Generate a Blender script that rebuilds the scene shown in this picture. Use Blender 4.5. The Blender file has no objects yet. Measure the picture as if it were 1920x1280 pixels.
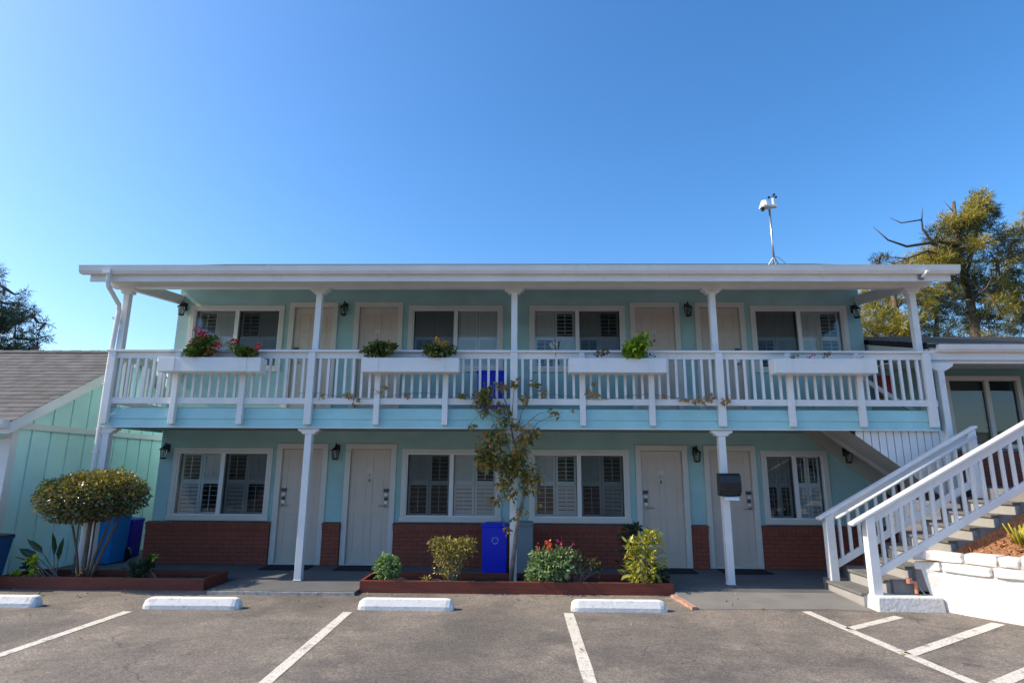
import bpy, bmesh, math, random
import numpy as np
from mathutils import Vector, Matrix
R = math.radians
random.seed(7)
rng = np.random.default_rng(11)
scene = bpy.context.scene
COL = scene.collection

# ------------------------------------------------------------------ camera
CAM_H, CAM_D, FPX = 1.66, 9.592, 1113.697
PITCH, ROLL, YAW = R(12.2505), R(0.3402), R(-1.1208)
FW = Vector((math.sin(YAW)*math.cos(PITCH), math.cos(YAW)*math.cos(PITCH), math.sin(PITCH)))
RT0 = Vector((math.cos(YAW), -math.sin(YAW), 0)); UP0 = RT0.cross(FW)
RT = RT0*math.cos(ROLL)+UP0*math.sin(ROLL); UP = -RT0*math.sin(ROLL)+UP0*math.cos(ROLL)
cam_data = bpy.data.cameras.new("camera"); cam = bpy.data.objects.new("camera", cam_data); COL.objects.link(cam)
M = Matrix((( RT.x, UP.x, -FW.x, 0), (RT.y, UP.y, -FW.y, -CAM_D), (RT.z, UP.z, -FW.z, CAM_H), (0, 0, 0, 1)))
cam.matrix_world = M
cam_data.sensor_width = 36; cam_data.lens = FPX/1920*36
cam_data.clip_start = 0.05; cam_data.clip_end = 5000
scene.camera = cam
O3 = Vector((0, -CAM_D, CAM_H))
def at(x, y, ax, v):
    """a measured image point carried to the plane X, Y or Z = v"""
    d = FW+RT*((x-960)/FPX)-UP*((y-640)/FPX); i = 'XYZ'.index(ax)
    return O3+d*((v-O3[i])/d[i])

# ------------------------------------------------------------------ light
SUN_E, SUN_A = R(38), R(3.0)
to_sun = Vector((-math.cos(SUN_E)*math.cos(SUN_A), -math.cos(SUN_E)*math.sin(SUN_A), math.sin(SUN_E)))
world = bpy.data.worlds.new("World"); scene.world = world; world.use_nodes = True
wn = world.node_tree.nodes; wl = world.node_tree.links; wn.clear()
sky = wn.new('ShaderNodeTexSky'); sky.sky_type = 'NISHITA'; sky.sun_disc = False
sky.sun_elevation = SUN_E; sky.sun_rotation = math.atan2(to_sun.x, to_sun.y)
sky.air_density = 1.0; sky.dust_density = 1.4; sky.ozone_density = 4.0; sky.altitude = 30
bg = wn.new('ShaderNodeBackground'); bg.inputs[1].default_value = 0.143
wo = wn.new('ShaderNodeOutputWorld'); hs = wn.new('ShaderNodeHueSaturation'); hs.inputs['Saturation'].default_value = 1.25; wl.new(sky.outputs[0], hs.inputs['Color']); wl.new(hs.outputs[0], bg.inputs[0]); wl.new(bg.outputs[0], wo.inputs[0])
sl = bpy.data.lights.new("sun", 'SUN'); sl.energy = 3.6; sl.angle = R(0.53); sl.color = (1, .85, .64)
so = bpy.data.objects.new("sun", sl); COL.objects.link(so); so.rotation_euler = to_sun.to_track_quat('Z', 'Y').to_euler()
so.location = to_sun*50
scene.view_settings.view_transform = 'Standard'; scene.view_settings.look = 'None'
scene.view_settings.exposure = 0.86; scene.view_settings.gamma = 1
scene.cycles.max_bounces = 8; scene.cycles.transparent_max_bounces = 16

# ------------------------------------------------------------------ materials
def nodes(name):
    m = bpy.data.materials.new(name); m.use_nodes = True
    nt = m.node_tree; nt.nodes.clear()
    out = nt.nodes.new('ShaderNodeOutputMaterial'); p = nt.nodes.new('ShaderNodeBsdfPrincipled')
    nt.links.new(p.outputs[0], out.inputs[0])
    return m, nt, p
def nd(nt, t, **kw):
    n = nt.nodes.new(t)
    for k, v in kw.items():
        if k.startswith('i_'): n.inputs[int(k[2:])].default_value = v
        else: setattr(n, k, v)
    return n
def pos(nt): return nt.nodes.new('ShaderNodeNewGeometry').outputs['Position']
def noise(nt, vec, scale, detail=3, rough=.55):
    n = nt.nodes.new('ShaderNodeTexNoise'); n.inputs['Scale'].default_value = scale
    n.inputs['Detail'].default_value = detail; n.inputs['Roughness'].default_value = rough
    nt.links.new(vec, n.inputs['Vector']); return n.outputs['Fac']
def ramp(nt, fac, stops):
    n = nt.nodes.new('ShaderNodeValToRGB'); el = n.color_ramp.elements
    while len(el) < len(stops): el.new(.5)
    for e, (p, c) in zip(el, stops):
        e.position = p; e.color = (c[0], c[1], c[2], 1) if hasattr(c, '__len__') else (c, c, c, 1)
    nt.links.new(fac, n.inputs[0]); return n.outputs[0]
def mix(nt, fac, a, b, mode='MIX'):
    n = nt.nodes.new('ShaderNodeMix'); n.data_type = 'RGBA'; n.blend_type = mode
    for s, v in ((n.inputs[0], fac), (n.inputs[6], a), (n.inputs[7], b)):
        if hasattr(v, 'links'): nt.links.new(v, s)
        elif hasattr(v, '__len__'): s.default_value = (v[0], v[1], v[2], 1)
        else: s.default_value = v
    return n.outputs[2]
def bump(nt, p, h, strength=.3, dist=.01):
    b = nt.nodes.new('ShaderNodeBump'); b.inputs['Strength'].default_value = strength; b.inputs['Distance'].default_value = dist
    nt.links.new(h, b.inputs['Height']); nt.links.new(b.outputs[0], p.inputs['Normal'])
def sc3(c, k): return tuple(min(1, x*k) for x in c)
def paint(name, col, rough=.5, var=.12, scale=3., bmp=.15, bscale=45., metal=0., stain=0., stain_col=(.25, .23, .2), sthr=.58):
    m, nt, p = nodes(name); P = pos(nt)
    c = ramp(nt, noise(nt, P, scale, 5), [(.3, sc3(col, 1-var)), (.7, sc3(col, 1+var*.6))])
    if stain:
        f = ramp(nt, noise(nt, P, 7, 8, .7), [(sthr, 0), (sthr+.14, stain)])
        c = mix(nt, f, c, stain_col)
    nt.links.new(c, p.inputs['Base Color']); p.inputs['Roughness'].default_value = rough; p.inputs['Metallic'].default_value = metal
    if bmp: bump(nt, p, noise(nt, P, bscale, 4), bmp, .01)
    return m
def brick(name, soldier=False):
    m, nt, p = nodes(name); P = pos(nt)
    s = nd(nt, 'ShaderNodeSeparateXYZ'); nt.links.new(P, s.inputs[0])
    a = nd(nt, 'ShaderNodeMath', operation='ADD'); nt.links.new(s.outputs[0], a.inputs[0]); nt.links.new(s.outputs[1], a.inputs[1])
    cb = nd(nt, 'ShaderNodeCombineXYZ'); nt.links.new(a.outputs[0], cb.inputs[0]); nt.links.new(s.outputs[2], cb.inputs[1])
    b = nd(nt, 'ShaderNodeTexBrick'); nt.links.new(cb.outputs[0], b.inputs['Vector'])
    b.inputs['Scale'].default_value = 1
    b.inputs['Brick Width'].default_value = .075 if soldier else .21
    b.inputs['Row Height'].default_value = .3 if soldier else .07
    b.inputs['Mortar Size'].default_value = .007; b.inputs['Mortar Smooth'].default_value = .3
    b.inputs['Color1'].default_value = (.29, .066, .034, 1); b.inputs['Color2'].default_value = (.215, .05, .028, 1)
    b.inputs['Mortar'].default_value = (.075, .03, .024, 1)
    c = mix(nt, ramp(nt, noise(nt, P, 9, 5), [(.3, 0), (.75, .6)]), b.outputs['Color'], (.30, .075, .04))
    nt.links.new(c, p.inputs['Base Color']); p.inputs['Roughness'].default_value = .75
    h = mix(nt, .25, b.outputs['Fac'], noise(nt, P, 80, 4))
    inv = nd(nt, 'ShaderNodeInvert'); nt.links.new(h, inv.inputs['Color']); bump(nt, p, inv.outputs[0], .55, .012)
    return m
def leafmat(name, cols, rough=.5, trans=.25):
    m, nt, p = nodes(name)
    g = nt.nodes.new('ShaderNodeNewGeometry')
    n = len(cols); c = ramp(nt, g.outputs['Random Per Island'], [(i/max(1, n-1), cc) for i, cc in enumerate(cols)])
    nt.links.new(c, p.inputs['Base Color']); p.inputs['Roughness'].default_value = rough
    out = [x for x in nt.nodes if x.type == 'OUTPUT_MATERIAL'][0]
    t = nt.nodes.new('ShaderNodeBsdfTranslucent'); nt.links.new(mix(nt, 1., c, (1.2, 1.15, .5), 'MULTIPLY'), t.inputs[0])
    ms = nt.nodes.new('ShaderNodeMixShader'); ms.inputs[0].default_value = trans
    nt.links.new(p.outputs[0], ms.inputs[1]); nt.links.new(t.outputs[0], ms.inputs[2]); nt.links.new(ms.outputs[0], out.inputs[0])
    return m
def glassmat():
    m = bpy.data.materials.new('window_glass'); m.use_nodes = True; nt = m.node_tree; nt.nodes.clear()
    out = nt.nodes.new('ShaderNodeOutputMaterial')
    t = nt.nodes.new('ShaderNodeBsdfTransparent'); t.inputs[0].default_value = (.90, .94, .94, 1)
    g = nt.nodes.new('ShaderNodeBsdfGlossy'); g.inputs['Roughness'].default_value = .004
    P = pos(nt); b = nt.nodes.new('ShaderNodeBump'); b.inputs['Strength'].default_value = .04; b.inputs['Distance'].default_value = .02
    nt.links.new(noise(nt, P, 2.2, 1), b.inputs['Height']); nt.links.new(b.outputs[0], g.inputs['Normal'])
    f = nt.nodes.new('ShaderNodeFresnel'); f.inputs[0].default_value = 1.52
    k = nd(nt, 'ShaderNodeMath', operation='MULTIPLY_ADD', i_1=2.0, i_2=.01); k.use_clamp = True; nt.links.new(f.outputs[0], k.inputs[0])
    ms = nt.nodes.new('ShaderNodeMixShader'); nt.links.new(k.outputs[0], ms.inputs[0])
    nt.links.new(t.outputs[0], ms.inputs[1]); nt.links.new(g.outputs[0], ms.inputs[2]); nt.links.new(ms.outputs[0], out.inputs[0])
    return m
def screenmat():
    m = bpy.data.materials.new('insect_mesh'); m.use_nodes = True; nt = m.node_tree; nt.nodes.clear()
    out = nt.nodes.new('ShaderNodeOutputMaterial'); t = nt.nodes.new('ShaderNodeBsdfTransparent')
    d = nt.nodes.new('ShaderNodeBsdfDiffuse'); d.inputs[0].default_value = (.025, .028, .032, 1)
    ms = nt.nodes.new('ShaderNodeMixShader'); ms.inputs[0].default_value = .42
    nt.links.new(t.outputs[0], ms.inputs[1]); nt.links.new(d.outputs[0], ms.inputs[2]); nt.links.new(ms.outputs[0], out.inputs[0])
    return m
def asphalt():
    m, nt, p = nodes('weathered_asphalt'); P = pos(nt)
    base = ramp(nt, noise(nt, P, .55, 6, .6), [(.3, (.140, .123, .108)), (.5, (.172, .153, .135)), (.72, (.208, .187, .166))])
    base = mix(nt, ramp(nt, noise(nt, P, .6, 6, .7), [(.46, 0), (.62, .9)]), base, (.262, .226, .19))
    base = mix(nt, ramp(nt, noise(nt, P, .45, 7, .72), [(.40, .9), (.52, 0)]), base, (.098, .091, .084))
    sp = ramp(nt, noise(nt, P, 52, 4, .85), [(.36, (.25, .24, .23)), (.5, (.95, .95, .95)), (.64, (2.1, 2.0, 1.85))])
    c = mix(nt, .8, base, sp, 'MULTIPLY')
    c = mix(nt, ramp(nt, noise(nt, P, 14, 4, .65), [(.35, 0), (.7, .35)]), c, (.115, .105, .095))
    st = ramp(nt, noise(nt, P, 1.3, 5, .75), [(.52, 0), (.68, .55)])
    c = mix(nt, st, c, (.10, .092, .084))
    w = nt.nodes.new('ShaderNodeVectorMath'); w.operation = 'ADD'; nt.links.new(P, w.inputs[0])
    nz = nt.nodes.new('ShaderNodeTexNoise'); nz.inputs['Scale'].default_value = 1.6; nz.inputs['Detail'].default_value = 6; nt.links.new(P, nz.inputs['Vector'])
    nt.links.new(nz.outputs['Color'], w.inputs[1])
    v = nt.nodes.new('ShaderNodeTexVoronoi'); v.feature = 'DISTANCE_TO_EDGE'; v.inputs['Scale'].default_value = .42; nt.links.new(w.outputs[0], v.inputs['Vector'])
    crack = ramp(nt, v.outputs['Distance'], [(0, .8), (.003, .5), (.008, 0)])
    gate = ramp(nt, noise(nt, P, .8, 2), [(.52, 0), (.60, 1)])
    c = mix(nt, mix(nt, 1., crack, gate, 'MULTIPLY'), c, (.05, .046, .042))
    nt.links.new(c, p.inputs['Base Color']); p.inputs['Roughness'].default_value = .85
    bump(nt, p, noise(nt, P, 110, 3, .7), .7, .006)
    return m
def linepaint():
    m, nt, p = nodes('worn_line_paint'); P = pos(nt)
    f = ramp(nt, noise(nt, P, 60, 5, .8), [(.38, 0), (.48, 1)])
    f2 = ramp(nt, noise(nt, P, 9, 5, .7), [(.34, .15), (.46, 1)])
    c = mix(nt, mix(nt, 1., f, f2, 'MULTIPLY'), (.22, .2, .18), mix(nt, noise(nt, P, 4), (.72, .70, .64), (.62, .58, .5)))
    nt.links.new(c, p.inputs['Base Color']); p.inputs['Roughness'].default_value = .7; bump(nt, p, noise(nt, P, 110, 3), .5, .005)
    return m
def shingle(name, ca, cb_, row, width, axis='Y'):
    m, nt, p = nodes(name); P = pos(nt)
    s = nd(nt, 'ShaderNodeSeparateXYZ'); nt.links.new(P, s.inputs[0])
    cb = nd(nt, 'ShaderNodeCombineXYZ'); nt.links.new(s.outputs[0], cb.inputs[0]); nt.links.new(s.outputs[1], cb.inputs[1])
    b = nd(nt, 'ShaderNodeTexBrick'); nt.links.new(cb.outputs[0], b.inputs['Vector']); b.inputs['Scale'].default_value = 1
    b.inputs['Brick Width'].default_value = width; b.inputs['Row Height'].default_value = row
    b.inputs['Mortar Size'].default_value = .004; b.inputs['Mortar Smooth'].default_value = .3; b.inputs['Bias'].default_value = -.1
    b.inputs['Color1'].default_value = (*ca, 1); b.inputs['Color2'].default_value = (*cb_, 1); b.inputs['Mortar'].default_value = (*sc3(ca, .55), 1)
    c = mix(nt, .5, b.outputs[0], ramp(nt, noise(nt, P, 140, 2), [(.3, .3), (.7, 1.)]), 'MULTIPLY')
    c = mix(nt, ramp(nt, noise(nt, P, 5, 4), [(.4, 0), (.7, .4)]), c, sc3(cb_, 1.25))
    nt.links.new(c, p.inputs['Base Color']); p.inputs['Roughness'].default_value = .9; bump(nt, p, noise(nt, P, 150, 2), .5, .005)
    return m
def wood(name, col, stain=.0):
    m, nt, p = nodes(name); P = pos(nt)
    mp = nd(nt, 'ShaderNodeMapping'); mp.inputs['Scale'].default_value = (1.2, 9, 16); nt.links.new(P, mp.inputs[0])
    c = ramp(nt, noise(nt, mp.outputs[0], 2.2, 6, .65), [(.3, sc3(col, .6)), (.7, sc3(col, 1.25))])
    nt.links.new(c, p.inputs['Base Color']); p.inputs['Roughness'].default_value = .65; bump(nt, p, noise(nt, mp.outputs[0], 6, 4), .4, .01)
    return m

WHITE = paint('white_trim_paint', (.72, .73, .725), .45, .07, 2.5, .12, 60, stain=.35, stain_col=(.42, .40, .35))
CREAM = paint('casing_paint', (.64, .61, .555), .5, .06, 3, .1)
VINYL = paint('vinyl_frame', (.74, .74, .73), .35, .04, 3, .03)
TEAL = paint('teal_stucco', (.36, .56, .555), .85, .14, 1.7, .5, 90)
TEALB = paint('teal_board', (.35, .63, .645), .55, .10, 2.5, .15, 40, stain=.15, stain_col=(.25, .44, .45))
MINT = paint('mint_board', (.57, .88, .85), .6, .08, 1.5, .2, 50, stain=.12, stain_col=(.4, .68, .64))
DOOR = paint('taupe_door_paint', (.60, .50, .42), .45, .05, 2, .05)
BRICK = brick('red_brick'); SOLD = brick('soldier_brick', True)
CONC = paint('grey_concrete', (.20, .195, .185), .85, .22, 1.6, .35, 90, stain=.35, stain_col=(.12, .115, .11))
SLAB = paint('dark_walkway', (.115, .122, .128), .8, .25, 1.2, .35, 80, stain=.3, stain_col=(.07, .072, .075))
RISER = paint('riser_paint', (.33, .325, .32), .6, .1, 4, .2)
TREAD = paint('tread_paint', (.15, .148, .145), .75, .18, 5, .4, 120)
STRINGER = paint('stringer_paint', (.16, .155, .165), .6, .15, 4, .25)
STONEW = paint('white_painted_stone', (.72, .70, .66), .6, .10, 5, .9, 22, stain=.5, stain_col=(.45, .41, .36), sthr=.55)
STOPW = paint('white_concrete', (.80, .79, .76), .7, .10, 7, .45, 45, stain=.75, stain_col=(.36, .33, .30), sthr=.53)
RED_TIMBER = wood('redwood_stain', (.17, .034, .018))
SOIL = paint('dark_soil', (.035, .024, .018), .95, .5, 22, .9, 50)
MULCH = paint('bark_mulch', (.33, .16, .075), .95, .5, 35, 1., 70)
BLACK = paint('black_metal', (.012, .012, .013), .4, .2, 8, .05)
BLACKP = paint('black_plastic', (.016, .016, .018), .25, .1, 8, .03)
CHROME = paint('satin_nickel', (.55, .53, .5), .3, .05, 5, 0, metal=.9)
BLUE = paint('blue_plastic', (.002, .018, .55), .4, .08, 3, .08)
BLUE2 = paint('mid_blue_plastic', (.004, .20, .55), .45, .08, 3, .08)
BLUE3 = paint('deep_blue_plastic', (.012, .07, .2), .45, .08, 3, .08)
GREYP = paint('grey_plastic', (.17, .21, .23), .5, .08, 3, .08)
SYM = paint('pale_print', (.22, .27, .62), .6, .05, 5, 0)
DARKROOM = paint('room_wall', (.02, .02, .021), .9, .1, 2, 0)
SHUT = paint('shutter_white', (.80, .80, .78), .5, .03, 3, 0)
TAN = paint('tan_plate', (.55, .50, .38), .5, .05, 3, 0)
NUM = paint('white_numeral', (.78, .78, .74), .4, .03, 3, 0)
TEALDK = paint('lock_teal', (.02, .06, .08), .3, .1, 3, 0)
RUBBER = paint('black_rubber_mat', (.014, .016, .022), .9, .3, 30, .6, 150)
ROOF1 = shingle('brown_grey_shingle', (.055, .057, .061), (.118, .120, .126), .1465, .24)
ROOF2 = shingle('charcoal_shingle', (.05, .05, .052), (.08, .078, .078), .14, .3)
GLASS = glassmat(); SCREEN = screenmat()
LGLASS = paint('lantern_glass', (.06, .075, .075), .1, .05, 3, 0)
REDBOX = paint('dark_red_paint', (.22, .012, .02), .4, .08, 3, 0)
COPPER = paint('terracotta_pipe', (.5, .2, .12), .6, .2, 9, .2)
BARK = paint('bark', (.11, .08, .06), .9, .4, 9, .9, 30)
BARKG = paint('grey_bark', (.22, .19, .16), .9, .35, 12, .8, 40)
ASPH = asphalt(); LINE = linepaint()

# ------------------------------------------------------------------ mesh helpers
class MB:
    def __init__(s): s.v = []; s.f = []; s.m = []
    def add(s, vs, fs, mi=0):
        n = len(s.v); s.v += [tuple(v) for v in vs]; s.f += [tuple(i+n for i in f) for f in fs]; s.m += [mi]*len(fs); return s
    def box(s, x0, x1, y0, y1, z0, z1, mi=0):
        return s.add([(x0,y0,z0),(x1,y0,z0),(x1,y1,z0),(x0,y1,z0),(x0,y0,z1),(x1,y0,z1),(x1,y1,z1),(x0,y1,z1)],
                     [(0,3,2,1),(4,5,6,7),(0,1,5,4),(1,2,6,5),(2,3,7,6),(3,0,4,7)], mi)
    def taper(s, cx, cy, z0, z1, w0, d0, w1, d1, mi=0):
        return s.add([(cx-w0,cy-d0,z0),(cx+w0,cy-d0,z0),(cx+w0,cy+d0,z0),(cx-w0,cy+d0,z0),(cx-w1,cy-d1,z1),(cx+w1,cy-d1,z1),(cx+w1,cy+d1,z1),(cx-w1,cy+d1,z1)],
                     [(0,3,2,1),(4,5,6,7),(0,1,5,4),(1,2,6,5),(2,3,7,6),(3,0,4,7)], mi)
    def prism(s, poly, ax, a, b, mi=0):
        """closed polygon (2-D) pushed along axis ax from a to b"""
        def P(u, v, w): return {'X': (w,u,v), 'Y': (u,w,v), 'Z': (u,v,w)}[ax]
        n = len(poly); vs = [P(u,v,a) for u,v in poly]+[P(u,v,b) for u,v in poly]
        fs = [tuple(range(n)), tuple(range(2*n-1, n-1, -1))]+[((i+1)%n, i, i+n, (i+1)%n+n) for i in range(n)]
        return s.add(vs, fs, mi)
    def beam(s, p, q, w, h, mi=0, up=(0,0,1)):
        p, q = Vector(p), Vector(q); d = (q-p).normalized(); u = Vector(up); u = (u-d*u.dot(d)).normalized(); r = d.cross(u)
        c = [r*(a*w/2)+u*(b*h/2) for a, b in ((-1,-1),(1,-1),(1,1),(-1,1))]
        return s.add([p+x for x in c]+[q+x for x in c], [(0,1,2,3),(7,6,5,4),(1,0,4,5),(2,1,5,6),(3,2,6,7),(0,3,7,4)], mi)
    def tube(s, pts, rad, n=8, mi=0):
        pts = [Vector(p) for p in pts]; k = len(pts)
        rad = [rad]*k if not hasattr(rad, '__len__') else rad; rings = []
        ref = Vector((0.13, 0.97, .21))
        for i, p in enumerate(pts):
            d = (pts[min(i+1, k-1)]-pts[max(i-1, 0)]).normalized()
            a = d.cross(ref)
            if a.length < .05: a = d.cross(Vector((1, 0, 0)))
            a.normalize(); b = d.cross(a)
            rings.append([p+(a*math.cos(2*math.pi*j/n)+b*math.sin(2*math.pi*j/n))*rad[i] for j in range(n)])
        vs = [v for r in rings for v in r]
        fs = [(i*n+j, i*n+(j+1)%n, (i+1)*n+(j+1)%n, (i+1)*n+j) for i in range(k-1) for j in range(n)]
        fs += [tuple(range(n-1, -1, -1)), tuple((k-1)*n+j for j in range(n))]
        return s.add(vs, fs, mi)
    def lathe(s, cx, cy, prof, n=12, mi=0):
        vs = []; k = len(prof)
        for r, z in prof:
            for j in range(n): vs.append((cx+r*math.cos(2*math.pi*j/n), cy+r*math.sin(2*math.pi*j/n), z))
        fs = [(i*n+j, i*n+(j+1)%n, (i+1)*n+(j+1)%n, (i+1)*n+j) for i in range(k-1) for j in range(n)]
        fs += [tuple(range(n-1, -1, -1)), tuple((k-1)*n+j for j in range(n))]
        return s.add(vs, fs, mi)
ORG = {}
def link(o, loc, parent):
    COL.objects.link(o)
    if parent is not None:
        o.parent = parent; o.location = (0, 0, 0); ORG[o.name] = ORG[parent.name]
    else:
        o.location = loc; ORG[o.name] = Vector(loc)
    return o
def build(name, mb, mats, parent=None, loc=None, bev=0, smooth=False):
    org = ORG[parent.name] if parent is not None else Vector(loc if loc is not None else (0, 0, 0))
    me = bpy.data.meshes.new(name)
    if isinstance(mb, MB):
        me.from_pydata([(v[0]-org.x, v[1]-org.y, v[2]-org.z) for v in mb.v], [], mb.f)
        mats = mats if isinstance(mats, (list, tuple)) else [mats]
        for m in mats: me.materials.append(m)
        if len(mats) > 1: me.polygons.foreach_set('material_index', mb.m)
    if smooth: me.polygons.foreach_set('use_smooth', [True]*len(me.polygons))
    me.update()
    o = bpy.data.objects.new(name, me); link(o, org, parent)
    if bev:
        b = o.modifiers.new('bevel', 'BEVEL'); b.width = bev; b.segments = 2; b.limit_method = 'ANGLE'; b.angle_limit = R(40)
    return o
def tag(o, label, cat, group=None, kind=None):
    o['label'] = label; o['category'] = cat
    if group: o['group'] = group
    if kind: o['kind'] = kind
    return o
def structure(o, kind='structure'): o['kind'] = kind; return o
def thing(name, label, cat, loc=(0,0,0), group=None):
    o = bpy.data.objects.new(name, None); o.empty_display_size = .2; link(o, loc, None); return tag(o, label, cat, group)
def dup(root, loc, label=None):
    def cp(o, par):
        c = o.copy(); COL.objects.link(c)
        if par is not None:
            c.parent = par; c.location = o.location
        for ch in o.children: cp(ch, c)
        return c
    r = cp(root, None); r.location = loc
    if label: r['label'] = label
    return r
def text_mesh(name, s, size, x, y, z, mat, parent, depth=.004):
    cu = bpy.data.curves.new(name, 'FONT'); cu.body = s; cu.size = size; cu.extrude = depth/2; cu.align_x = 'CENTER'; cu.resolution_u = 3
    to = bpy.data.objects.new('tmp_text', cu); COL.objects.link(to)
    bpy.context.view_layer.update()
    me = bpy.data.meshes.new_from_object(to.evaluated_get(bpy.context.evaluated_depsgraph_get()))
    COL.objects.unlink(to); bpy.data.objects.remove(to); me.name = name
    org = ORG[parent.name]
    me.transform(Matrix.Translation(Vector((x, y, z))-org) @ Matrix.Rotation(R(90), 4, 'X'))
    me.materials.clear(); me.materials.append(mat)
    return link(bpy.data.objects.new(name, me), org, parent)
# --- foliage: many small folded leaves
def ell_points(n, c, r, shell=.5):
    d = rng.normal(size=(n, 3)); d /= np.linalg.norm(d, axis=1)[:, None]
    rad = (shell+(1-shell)*rng.random(n))[:, None]
    return np.array(c)+d*rad*np.array(r), d
def leaves(P, size, aspect=.5, up=.5, out=None, outw=.4, droop=0., jit=.35, fold=.25):
    """arrays of vertices and faces for one six-cornered leaf at every point"""
    n = len(P); P = np.asarray(P)
    ax = rng.normal(size=(n, 3)); ax[:, 2] -= droop
    if out is not None: ax = ax*(1-outw)+out*outw*1.6
    ax /= np.linalg.norm(ax, axis=1)[:, None]
    nn = rng.normal(size=(n, 3)); nn[:, 2] += up*2
    nn -= ax*(nn*ax).sum(1)[:, None]; nn /= np.linalg.norm(nn, axis=1)[:, None]
    sd = np.cross(ax, nn); L = size*(1+jit*rng.normal(size=n)).clip(.4, 1.8)[:, None]; W = L*aspect*.5
    f = fold*W
    V = np.stack([P, P+ax*L*.35+sd*W+nn*f, P+ax*L*.72+sd*W*.75+nn*f*.7, P+ax*L, P+ax*L*.72-sd*W*.75+nn*f*.7, P+ax*L*.35-sd*W+nn*f], 1)
    return V.reshape(-1, 3)
def foliage(name, arrs, mats, parent=None, loc=None):
    """arrs: list of (verts, material index)"""
    org = np.array(ORG[parent.name]) if parent is not None else np.array(loc)
    V = np.concatenate([a for a, _ in arrs])-org; nl = len(V)//6
    mi = np.concatenate([np.full(len(a)//6*2, k) for a, k in arrs])
    b = (np.arange(nl)*6)[:, None]
    F = np.stack([b+np.array([0, 1, 2, 3]), b+np.array([0, 3, 4, 5])], 1).reshape(-1, 4)
    me = bpy.data.meshes.new(name)
    me.vertices.add(len(V)); me.vertices.foreach_set('co', V.astype(np.float32).ravel())
    me.loops.add(F.size); me.loops.foreach_set('vertex_index', F.astype(np.int32).ravel())
    me.polygons.add(len(F)); me.polygons.foreach_set('loop_start', np.arange(len(F), dtype=np.int32)*4)
    mats = mats if isinstance(mats, (list, tuple)) else [mats]
    for m in mats: me.materials.append(m)
    me.polygons.foreach_set('material_index', mi.astype(np.int32)); me.update(calc_edges=True); me.validate()
    return link(bpy.data.objects.new(name, me), Vector(org), parent)

# ================================================================== SETTING
ZL = -.05                                                     # level of the lot
def gl(x, y, z=ZL): p = at(x, y, 'Z', z); return (p.x, p.y)
g = MB(); g.add([(-400,-400,ZL),(400,-400,ZL),(400,400,ZL),(-400,400,ZL)], [(0,1,2,3)])
structure(build('parking_lot_ground', g, ASPH))
hm = MB(); N = 60  # added ridge behind the camera, unseen, darkens the lower window reflections
for i in range(N+1):
    x = -150+300*i/N; h = 8.5+2.2*math.sin(i*.7)+1.3*math.sin(i*1.9+1)
    hm.v += [(x, -55, ZL-.1), (x, -62, h*.75), (x, -75, h), (x, -120, ZL-.1)]
for i in range(N):
    for j in range(3): a = i*4+j; hm.f.append((a, a+4, a+5, a+1)); hm.m.append(0)
structure(build('unseen_added_ridge', hm, paint('added_ridge_green', (.10, .12, .09), .95, .5, .4, .8, 3)))
w = MB(); w.box(-4.42, -2.34, -.80, 1.45, -.3, 0); w.box(-2.34, 2.14, .17, 1.45, -.3, 0); w.box(2.14, 4.42, -.56, 1.45, -.3, 0)
w.box(4.42, 7, -.28, 1.45, -.3, 0); w.box(-7.95, -4.42, .16, 1.45, -.3, 0); w.box(-7.95, -6.8, 1.45, 9, -.3, -.002)
structure(build('walkway', w, SLAB))
w = MB(); w.add([(*gl(1264, 1117), -.02), (*gl(1302, 1142), ZL+.003), (*gl(1560, 1142), ZL+.003), (*gl(1640, 1146), ZL+.003), (4.42, -.56, -.001), (2.14, -.56, -.001)], [(0, 1, 2, 3, 4, 5)])
structure(build('walkway_apron', w, CONC))
w = MB(); N = 24
for i in range(N):
    a, b = -4.41+2.065*i/N, -4.41+2.065*(i+1)/N; w.box(a, b-.0005*(i % 3), -.826+random.uniform(-.006, .006), -.802, -.3, -.006+random.uniform(-.004, 0))
structure(build('walkway_kerb', w, paint('pale_kerb', (.42, .40, .37), .85, .3, 12, .5, 60)))
w = MB(); p, q = gl(1258, 1119), gl(1298, 1143)
w.prism([p, (p[0]+.07, p[1]+.03), (q[0]+.07, q[1]+.03), q], 'Z', -.2, -.015); structure(build('red_kerb_strip', w, paint('faded_red_kerb', (.46, .27, .21), .7, .4, 20, .3)))
def line(a, b, wd=.115):
    a, b = Vector((*a, 0)), Vector((*b, 0)); d = (b-a).normalized(); s = Vector((-d.y, d.x, 0))*wd/2; m = MB(); N = max(2, int((b-a).length/.25))
    vs = []
    for i in range(N+1):
        c = a+(b-a)*i/N; k = 1+random.uniform(-.06, .06); vs += [c+s*k, c-s*k]
    m.add([(v.x, v.y, ZL+.004) for v in vs], [(2*i, 2*i+1, 2*i+3, 2*i+2) for i in range(N)])
    structure(build('parking_line', m, LINE))
def ext(a, b, L):
    a, b = Vector(a), Vector(b); d = (b-a).normalized(); return tuple(a), tuple(a+d*L)
line(*ext(gl(240, 1146), gl(0, 1228), 5.2)); line(*ext(gl(652, 1147), gl(497, 1280), 5.2)); line(*ext(gl(1066, 1149), gl(1107, 1280), 5.2))
LC = ext(gl(1511, 1146), gl(1820, 1278), 5.2); line(*LC)
line(gl(1592, 1179), gl(1686, 1156)); line(gl(1706, 1226), gl(1872, 1169), .13); line(gl(1868, 1283), gl(2080, 1195), .13)

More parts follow.
